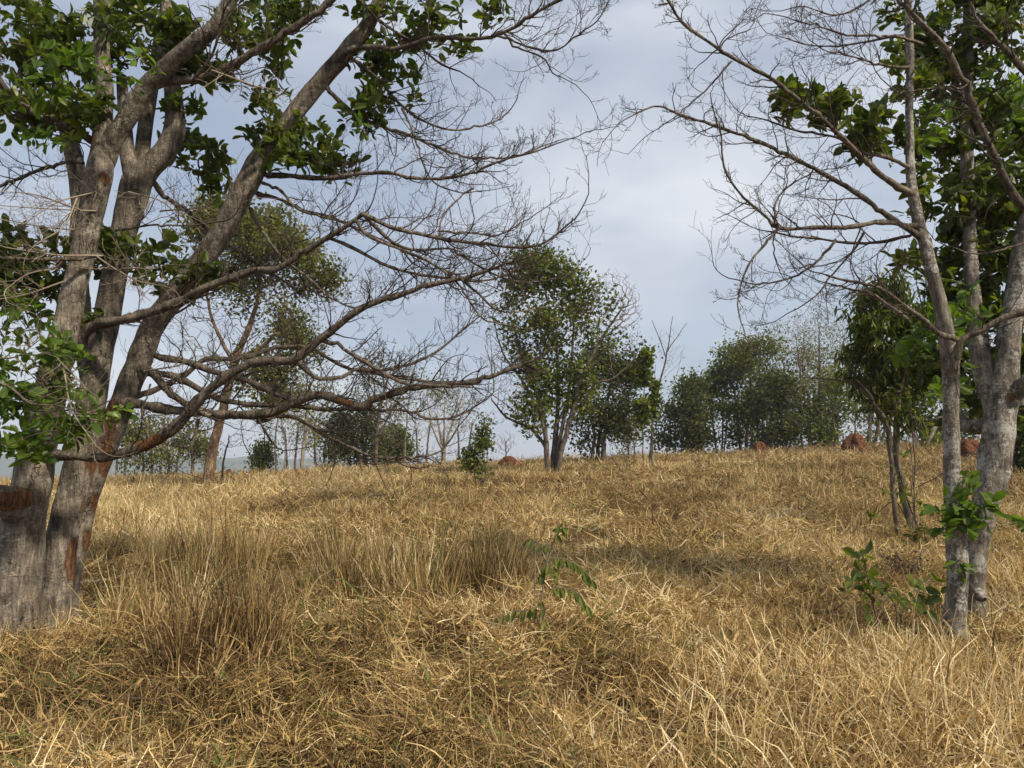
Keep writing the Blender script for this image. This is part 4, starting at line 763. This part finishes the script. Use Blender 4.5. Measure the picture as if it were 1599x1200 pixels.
leafLb = [(45, 550, 52, 50, 5.6, 34), (60, 640, 72, 52, 5.5, 54), (105, 590, 30, 34, 5.7, 14), (20, 700, 40, 34, 5.4, 20), (20, 480, 40, 40, 5.7, 12), (120, 650, 26, 16, 5.6, 5), (110, 120, 80, 60, 5.6, 22), (350, 320, 16, 12, 6.6, 4), (560, 200, 14, 12, 6.2, 2), (70, 210, 40, 20, 5.6, 6)]
big_tree('multi_stemmed_tree', 'large multi-stemmed tree on the left with peeling orange bark and long bare branches', G(70, 6.5), stemsL, limbsL, leafL, M_barkA, M_barkL, M_twig, peelL,
         dict(spacing=.072, l1=.68, curl_up=.62, levels=3, start=.18, rt=.0027, seed=5), leafLb, .105)
# bleached twig tangles around the left trunks
tan = []
for (x0, y0, x1, y1, d) in [(150, 300, 40, 350, 6.0), (160, 400, 20, 390, 5.9), (150, 400, 260, 450, 5.8), (100, 580, 150, 700, 5.5), (330, 110, 430, 140, 5.6), (200, 300, 270, 330, 6.2), (60, 520, 130, 600, 5.7), (130, 330, 20, 300, 5.9), (140, 360, 10, 345, 6.1), (100, 440, 0, 470, 5.8), (90, 420, 10, 450, 5.6), (170, 440, 240, 420, 5.7), (120, 310, 60, 380, 5.8), (250, 330, 330, 320, 6.4), (0, 560, 60, 530, 5.3), (225, 580, 300, 560, 6.3), (150, 330, 10, 320, 6.0)]:
    tan.append(spline(pix(T_([(x0, y0), ((x0 + x1) / 2 + rng.uniform(-15, 15), (y0 + y1) / 2 + rng.uniform(-12, 12)), (x1, y1)], 1.6, .8), d, d - .4), .05, .01))
tt = [o for o in bpy.data.objects if o.name == 'multi_stemmed_tree'][0]
mb = MB(); mb.tubes([(s_[:, :3], s_[:, 3]) for s_ in tan] + sprout(tan, spacing=.05, l1=.4, curl_up=.1, levels=2, start=.1, rt=.0018, seed=9), 4); mb.build('bleached_twigs', M_twigp, tt)

stemsR = [
    S([(1488, 1012, 28), (1491, 985, 20), (1494, 940, 15.5), (1495, 890, 15), (1493, 830, 14), (1489, 770, 13), (1487, 690, 12), (1485, 620, 11.7), (1482, 560, 12), (1476, 515, 11.5), (1464, 460, 10.5), (1450, 405, 9.5), (1440, 370, 9), (1430, 330, 8.5), (1424, 290, 7.5), (1422, 230, 6.5), (1421, 160, 6), (1421, 80, 6), (1419, 20, 5.5), (1418, -30, 5)], 6.0, 6.1),
    S([(1518, 1005, 26), (1520, 960, 20), (1522, 915, 15), (1525, 860, 16), (1532, 820, 18), (1543, 770, 20), (1552, 730, 22), (1559, 680, 23), (1565, 625, 21), (1571, 570, 18.5), (1577, 510, 17), (1586, 460, 16), (1594, 410, 16), (1604, 350, 15), (1615, 280, 14)], 6.3, 6.5),
    S([(1556, 640, 18), (1540, 590, 16), (1528, 530, 14), (1520, 460, 11), (1514, 380, 10), (1511, 300, 9.5), (1510, 200, 9), (1512, 100, 8), (1512, -20, 7)], 6.5, 6.9, False),
    S([(1524, 926, 10), (1532, 932, 9), (1538, 936, 3)], 6.2, 6.1, False),
    S([(1580, 625, 16), (1592, 608, 13), (1620, 592, 12)], 6.4, 6.2, False),
    S([(1545, 662, 13), (1520, 667, 11), (1502, 662, 9), (1496, 640, 5)], 6.5, 6.7, False)]
limbsR = [
    (T_([(1428, 305), (1412, 296), (1390, 282), (1366, 266), (1325, 227), (1283, 187), (1242, 154), (1200, 123), (1142, 92), (1096, 58), (1062, 29), (1044, 0), (1030, -20)], 7.5, 2.5), 6.05, 5.3),
    (T_([(1420, 262), (1380, 245), (1350, 238), (1330, 228)], 4.5, 3.5), 6.05, 5.95),
    (T_([(1345, 245), (1312, 217), (1250, 204), (1200, 187), (1165, 180)], 3.4, 1.3), 5.9, 6.2),
    (T_([(1142, 96), (1117, 125), (1098, 145), (1075, 162), (1060, 178)], 2.2, 1.2), 5.6, 5.7),
    (T_([(1125, 78), (1130, 66), (1150, 56), (1171, 50), (1180, 25)], 1.8, 1), 5.5, 5.7),
    (T_([(1438, 372), (1425, 362), (1387, 341), (1325, 300), (1262, 262), (1208, 233), (1158, 212), (1108, 192), (1067, 177), (1033, 162), (1010, 168), (990, 178)], 7, 1.4), 6.05, 5.6),
    (T_([(1432, 352), (1421, 354), (1380, 352), (1325, 356), (1270, 355), (1217, 354), (1200, 341), (1154, 300), (1129, 258), (1125, 208), (1118, 190)], 6.5, 1.4), 6.05, 5.5),
    (T_([(1212, 352), (1208, 333), (1216, 308), (1240, 285), (1267, 271), (1290, 262)], 3, 1.2), 5.75, 6.1),
    (T_([(1217, 356), (1195, 380), (1175, 404), (1163, 430), (1158, 450), (1154, 475)], 3, 1.4), 5.75, 5.5),
    (T_([(1210, 365), (1208, 390), (1220, 428)], 2, 1), 5.75, 5.9),
    (T_([(1440, 368), (1425, 366), (1380, 374), (1325, 377), (1279, 371), (1240, 370), (1200, 362)], 4.5, 1.5), 6.1, 6.6),
    (T_([(1305, 375), (1290, 395), (1267, 416), (1233, 437), (1183, 446), (1150, 440)], 3.4, 1.3), 6.2, 6.0),
    (T_([(1350, 362), (1330, 395), (1300, 430), (1275, 460), (1250, 480)], 2.8, 1.2), 6.1, 6.3),
    ([(1495, 545, 7), (1492, 555, 7), (1490, 560, 9)], 5.95, 5.95),
    ([(1486, 590, 9), (1493, 565, 8), (1503, 535, 7.5), (1530, 522, 6.5), (1550, 511, 7), (1575, 498, 7.5), (1599, 491, 8), (1640, 470, 8)], 5.9, 5.6),
    (T_([(1503, 534), (1471, 520), (1448, 505), (1419, 485), (1381, 456), (1350, 445), (1325, 440), (1290, 430)], 6.5, 2.2), 5.85, 5.3),
    (T_([(1419, 500), (1395, 480), (1360, 460), (1330, 455), (1290, 445)], 4.5, 2), 6.3, 6.9),
    ([(1625, 350, 8), (1599, 320, 8), (1572, 280, 8), (1546, 233, 8), (1525, 190, 7.5), (1508, 150, 7.5), (1492, 115, 7), (1479, 83, 7), (1460, 60, 6), (1441, 42, 5.5), (1418, 15, 5), (1395, -20, 4)], 5.0, 4.6),
    ([(1625, 130, 8), (1599, 112, 7.5), (1575, 85, 6.5), (1554, 62, 5.5), (1530, 38, 4), (1515, 15, 3), (1508, -10, 2.5)], 5.4, 5.2),
    (T_([(1440, 70), (1405, 55), (1383, 54), (1325, 52), (1283, 42), (1240, 30)], 4, 1.4), 6.0, 5.6),
    (T_([(1400, 56), (1350, 68), (1304, 75), (1265, 72), (1225, 60)], 3, 1.2), 5.9, 6.2),
    (T_([(1430, 105), (1400, 108), (1366, 100), (1330, 88), (1296, 79)], 3.6, 1.5), 6.1, 5.8),
    (T_([(1365, -5), (1330, 15), (1300, 22), (1260, 10)], 2.8, 1.2), 6.0, 5.8),
    (T_([(1504, 146), (1470, 138), (1429, 140), (1405, 145), (1385, 130)], 3, 1.2), 5.0, 4.9),
    (T_([(1560, 238), (1590, 222), (1625, 195)], 2.4, 1.6), 4.9, 4.7),
    (T_([(1430, 190), (1435, 200), (1445, 206), (1470, 200)], 2, 1), 6.1, 6.1),
    (T_([(1599, 380), (1560, 392), (1520, 395), (1490, 385)], 2.4, 1.2), 5.2, 5.1),
    (T_([(1260, 590), (1300, 592), (1335, 600), (1360, 628), (1378, 655)], 1, 2.4), 7.5, 7.8),
    (T_([(1530, 700), (1515, 712), (1498, 722)], 1.2, 1.8), 6.8, 6.8),
]
leafR = [(1500, 50, 80, 60, 6.9, 85), (1565, 60, 60, 60, 6.6, 60), (1560, 190, 55, 80, 7.0, 95), (1490, 140, 70, 60, 7.1, 75), (1480, 230, 60, 50, 6.9, 55), (1540, 290, 60, 60, 6.8, 70), (1590, 300, 40, 90, 7.0, 60), (1480, 330, 45, 45, 6.8, 34), (1540, 380, 62, 50, 6.9, 64), (1590, 440, 34, 70, 6.9, 40),
         (1480, 420, 40, 40, 6.8, 30), (1525, 460, 46, 46, 6.7, 42), (1520, 560, 40, 50, 6.9, 42), (1560, 600, 50, 50, 7.2, 40), (1595, 560, 30, 60, 7.0, 26), (1425, 115, 22, 30, 6.2, 12), (1400, 40, 30, 30, 6.4, 10), (1415, 200, 20, 20, 6.2, 7), (1450, 560, 34, 40, 7.2, 26), (1440, 280, 20, 20, 6.3, 6),
         (1225, 160, 32, 20, 6.0, 14), (1290, 165, 46, 22, 6.1, 22), (1340, 190, 34, 26, 6.0, 18), (1365, 215, 26, 24, 6.1, 12), (1420, 400, 16, 12, 6.2, 4), (1510, 640, 30, 20, 7.2, 10)]
leafRb = [(1500, 780, 14, 18, 5.9, 4), (1515, 810, 16, 22, 5.9, 8), (1512, 752, 8, 12, 5.9, 3), (1470, 800, 12, 22, 5.9, 6), (1553, 790, 12, 14, 5.9, 4), (1590, 812, 12, 8, 5.8, 2), (1500, 880, 6, 12, 5.9, 2), (1465, 510, 40, 22, 6.3, 9), (1420, 530, 30, 30, 6.3, 9), (1500, 480, 40, 30, 6.3, 7), (1470, 200, 40, 40, 6.4, 10), (1225, 155, 28, 16, 6.0, 4), (1560, 120, 50, 60, 6.4, 12), (1490, 600, 30, 30, 6.5, 6)]
peelR = [PB(1476, 890, 5.95, 7, 40, 12), PB(1578, 622, 6.3, 12, 8, 20), PB(1487, 600, 5.9, 6, 14, 12)]
big_tree('grey_barked_tree', 'tree with two mottled grey trunks on the right and bare branches reaching left', G(1500, 6.1), stemsR, limbsR, leafR, M_barkR, M_barkL, M_twig, peelR,
         dict(spacing=.08, l1=.62, curl_up=.42, levels=3, start=.2, rt=.0027, seed=12), leafRb, .115)

# ---------------------------------------------------------------- small green plants and sticks in the grass
def pinnate(t, rach, leafmat, size, d):
    ml = MB(); mb = MB()
    for (pts, n) in rach:
        sp = spline(pix([(x, y, .8) for x, y in pts], d), .02, .001); mb.tubes([(sp[:, :3], np.full(len(sp), .0018))], 4)
        idx = np.linspace(len(sp) * .15, len(sp) - 1, n).astype(int)
        for s_ in (-1, 1):
            b = sp[idx, :3]; tn = unit(sp[np.minimum(idx + 1, len(sp) - 1), :3] - sp[np.maximum(idx - 1, 0), :3]); out_ = np.array([[0, s_ * .6, -.75]])
            ml.leaves(b, unit(tn * .45 + out_ + rng.normal(size=b.shape) * .15), unit(np.array([[0, 0, 1.]]) + out_ * .3 + rng.normal(size=b.shape) * .2), size * rng.uniform(.8, 1.15, len(b)), .42, a=np.clip(rng.normal(.5, .2, len(b)), 0, 1))
    mb.build('leaf_stalks', M_twigg, t); ml.build('leaflets', leafmat, t, smooth=False)
ds = 5.7; t = thing('sapling', 'thin green sapling with hanging paired leaflets in the centre grass', 'sapling', G(838, ds))
mb = MB()
for st in ([(838, 1040, 1.6), (842, 980, 1.5), (850, 900, 1.3), (862, 855, 1.1), (872, 818, .8)], [(834, 1040, 1.2), (835, 960, 1.1), (836, 880, .9), (837, 848, .6)]):
    sp = spline(S(st, ds), .03, .002); mb.tubes([(sp[:, :3], sp[:, 3])], 6)
mb.build('stem', M_twigp, t)
pinnate(t, [([(856, 872), (880, 872), (905, 885), (924, 905)], 9), ([(850, 915), (875, 918), (898, 924), (916, 945)], 9), ([(846, 945), (825, 952), (800, 955), (776, 965)], 8), ([(840, 985), (818, 990), (795, 988), (768, 990)], 7), ([(862, 850), (845, 850), (832, 842)], 3), ([(868, 835), (880, 826), (876, 818)], 4), ([(858, 880), (850, 885), (846, 895)], 3), ([(854, 890), (864, 885), (868, 895)], 3), ([(845, 1000), (850, 960), (846, 940)], 5)], M_mid, .088, ds)
mb = MB(); pp_ = np.array([P(822, 990, ds), P(816, 1002, ds), P(868, 828, ds)]); rosette(mb, pp_, 3, .06); mb.build('yellow_leaves', M_leafb, t, smooth=False)
sprigs('green_seedling', 'low broad leaved green plant left of the grey trunks', 'plant', G(1355, 5.9), [[(1375, 985, 1.4), (1362, 940, 1.2), (1352, 890, .9), (1345, 862, .7)], [(1400, 985, 1.2), (1398, 945, 1), (1380, 925, .7)]], [(1342, 862), (1350, 880), (1345, 895), (1358, 898), (1328, 905), (1330, 918), (1350, 915), (1368, 930), (1362, 958), (1370, 972), (1395, 935), (1385, 920)], 5.8, M_leaf, .10, .6, 5)
sprigs('green_seedling', 'small leafy shoot reaching left from the foot of the grey trunks', 'plant', G(1455, 5.9), [[(1482, 960, 1.2), (1460, 935, 1), (1430, 922, .7)]], [(1455, 905), (1430, 915), (1425, 935), (1448, 945), (1470, 930), (1412, 932)], 5.85, M_leaf, .10, .6, 5)
sprigs('green_seedling', 'dark low leaves in the shade right of the young tree foot', 'plant', G(1440, 10.5), [[(1440, 862, 1), (1440, 835, .7)]], [(1440, 835), (1430, 830), (1450, 840), (1425, 845), (1446, 850), (1436, 822)], 10.5, M_dark, .14, .35, 6)
# low green weeds in the foreground mat
for k, (px, d, lab) in enumerate([(150, 4.9, 'small patch of green weed left of the pale foreground tussock'), (170, 5.6, 'green weed tuft in the shade of the big left trunks'), (1110, 3.9, 'bright green weed tuft at the bottom right of centre'), (800, 3.9, 'green weed tuft at the bottom middle'), (390, 3.85, 'leafy green weed at the bottom left')]):
    c = G(px, d); t = thing('green_tuft', lab, 'weed', c, 'small green weeds in the dry grass'); mb = MB(); n = 55; a = rng.uniform(0, 6.28, n); r_ = rng.random(n) * .12
    x = c[0] + np.cos(a) * r_; y = c[1] + np.sin(a) * r_; blades(mb, np.stack([x, y, ground(x, y) + .03], -1), a, rng.uniform(.2, 1.1, n), rng.uniform(.2, 1, n), rng.uniform(.1, .26, n), rng.uniform(.006, .012, n), 4, rng.uniform(.93, 1, n)); mb.build('green_blades', M_grass, t, smooth=False)
def stick(label, pts, d0, d1, r):
    sp = spline([(*G(px, d)[:2], G(px, d)[2] + h, r * (1 - .5 * i_ / len(pts))) for i_, (px, d, h) in enumerate(pts)], .03, .004)
    t = thing('fallen_branch', label, 'stick', sp[0, :3]); mb = MB(); mb.tubes([(sp[:, :3], sp[:, 3])], 8, lump=.1); mb.build('bare_stick', M_stick, t)
    tw = sprout([sp], spacing=.25, l1=.22, curl_up=.1, levels=1, start=.3, rt=.0025, seed=4); mb = MB(); mb.tubes(tw, 5); mb.build('side_twig', M_stick, t)
stick('pale fallen stick lying right of the big left trunks', [(120, 7.9, .12), (160, 8.0, .14), (190, 8.1, .16), (222, 8.2, .2)], 0, 0, .016)
stick('thin straw coloured stick lying in front of the central sapling', [(716, 6.2, .28), (745, 6.0, .22), (775, 5.9, .2), (820, 5.9, .24)], 0, 0, .006)

# ---------------------------------------------------------------- haze
HZ = 0.00045
v = np.array([[x, y, z] for z in (-40, 60) for x, y in ((-5900, -50), (5900, -50), (5900, 8800), (-5900, 8800))], float)
mb = MB(); mb.add(v, [(0, 3, 2, 1), (4, 5, 6, 7), (0, 1, 5, 4), (1, 2, 6, 5), (2, 3, 7, 6), (3, 0, 4, 7)])
mh, t = mat_new('haze_air'); o = N(t, 'ShaderNodeOutputMaterial'); pv = N(t, 'ShaderNodeVolumePrincipled'); pv.inputs['Density'].default_value = HZ; pv.inputs['Color'].default_value = (.80, .87, .97, 1)
t.links.new(pv.outputs[0], o.inputs['Volume']); ho = mb.build('haze', mh, smooth=False); tag(ho, 'thin pale haze over the distant land', None, kind='stuff')
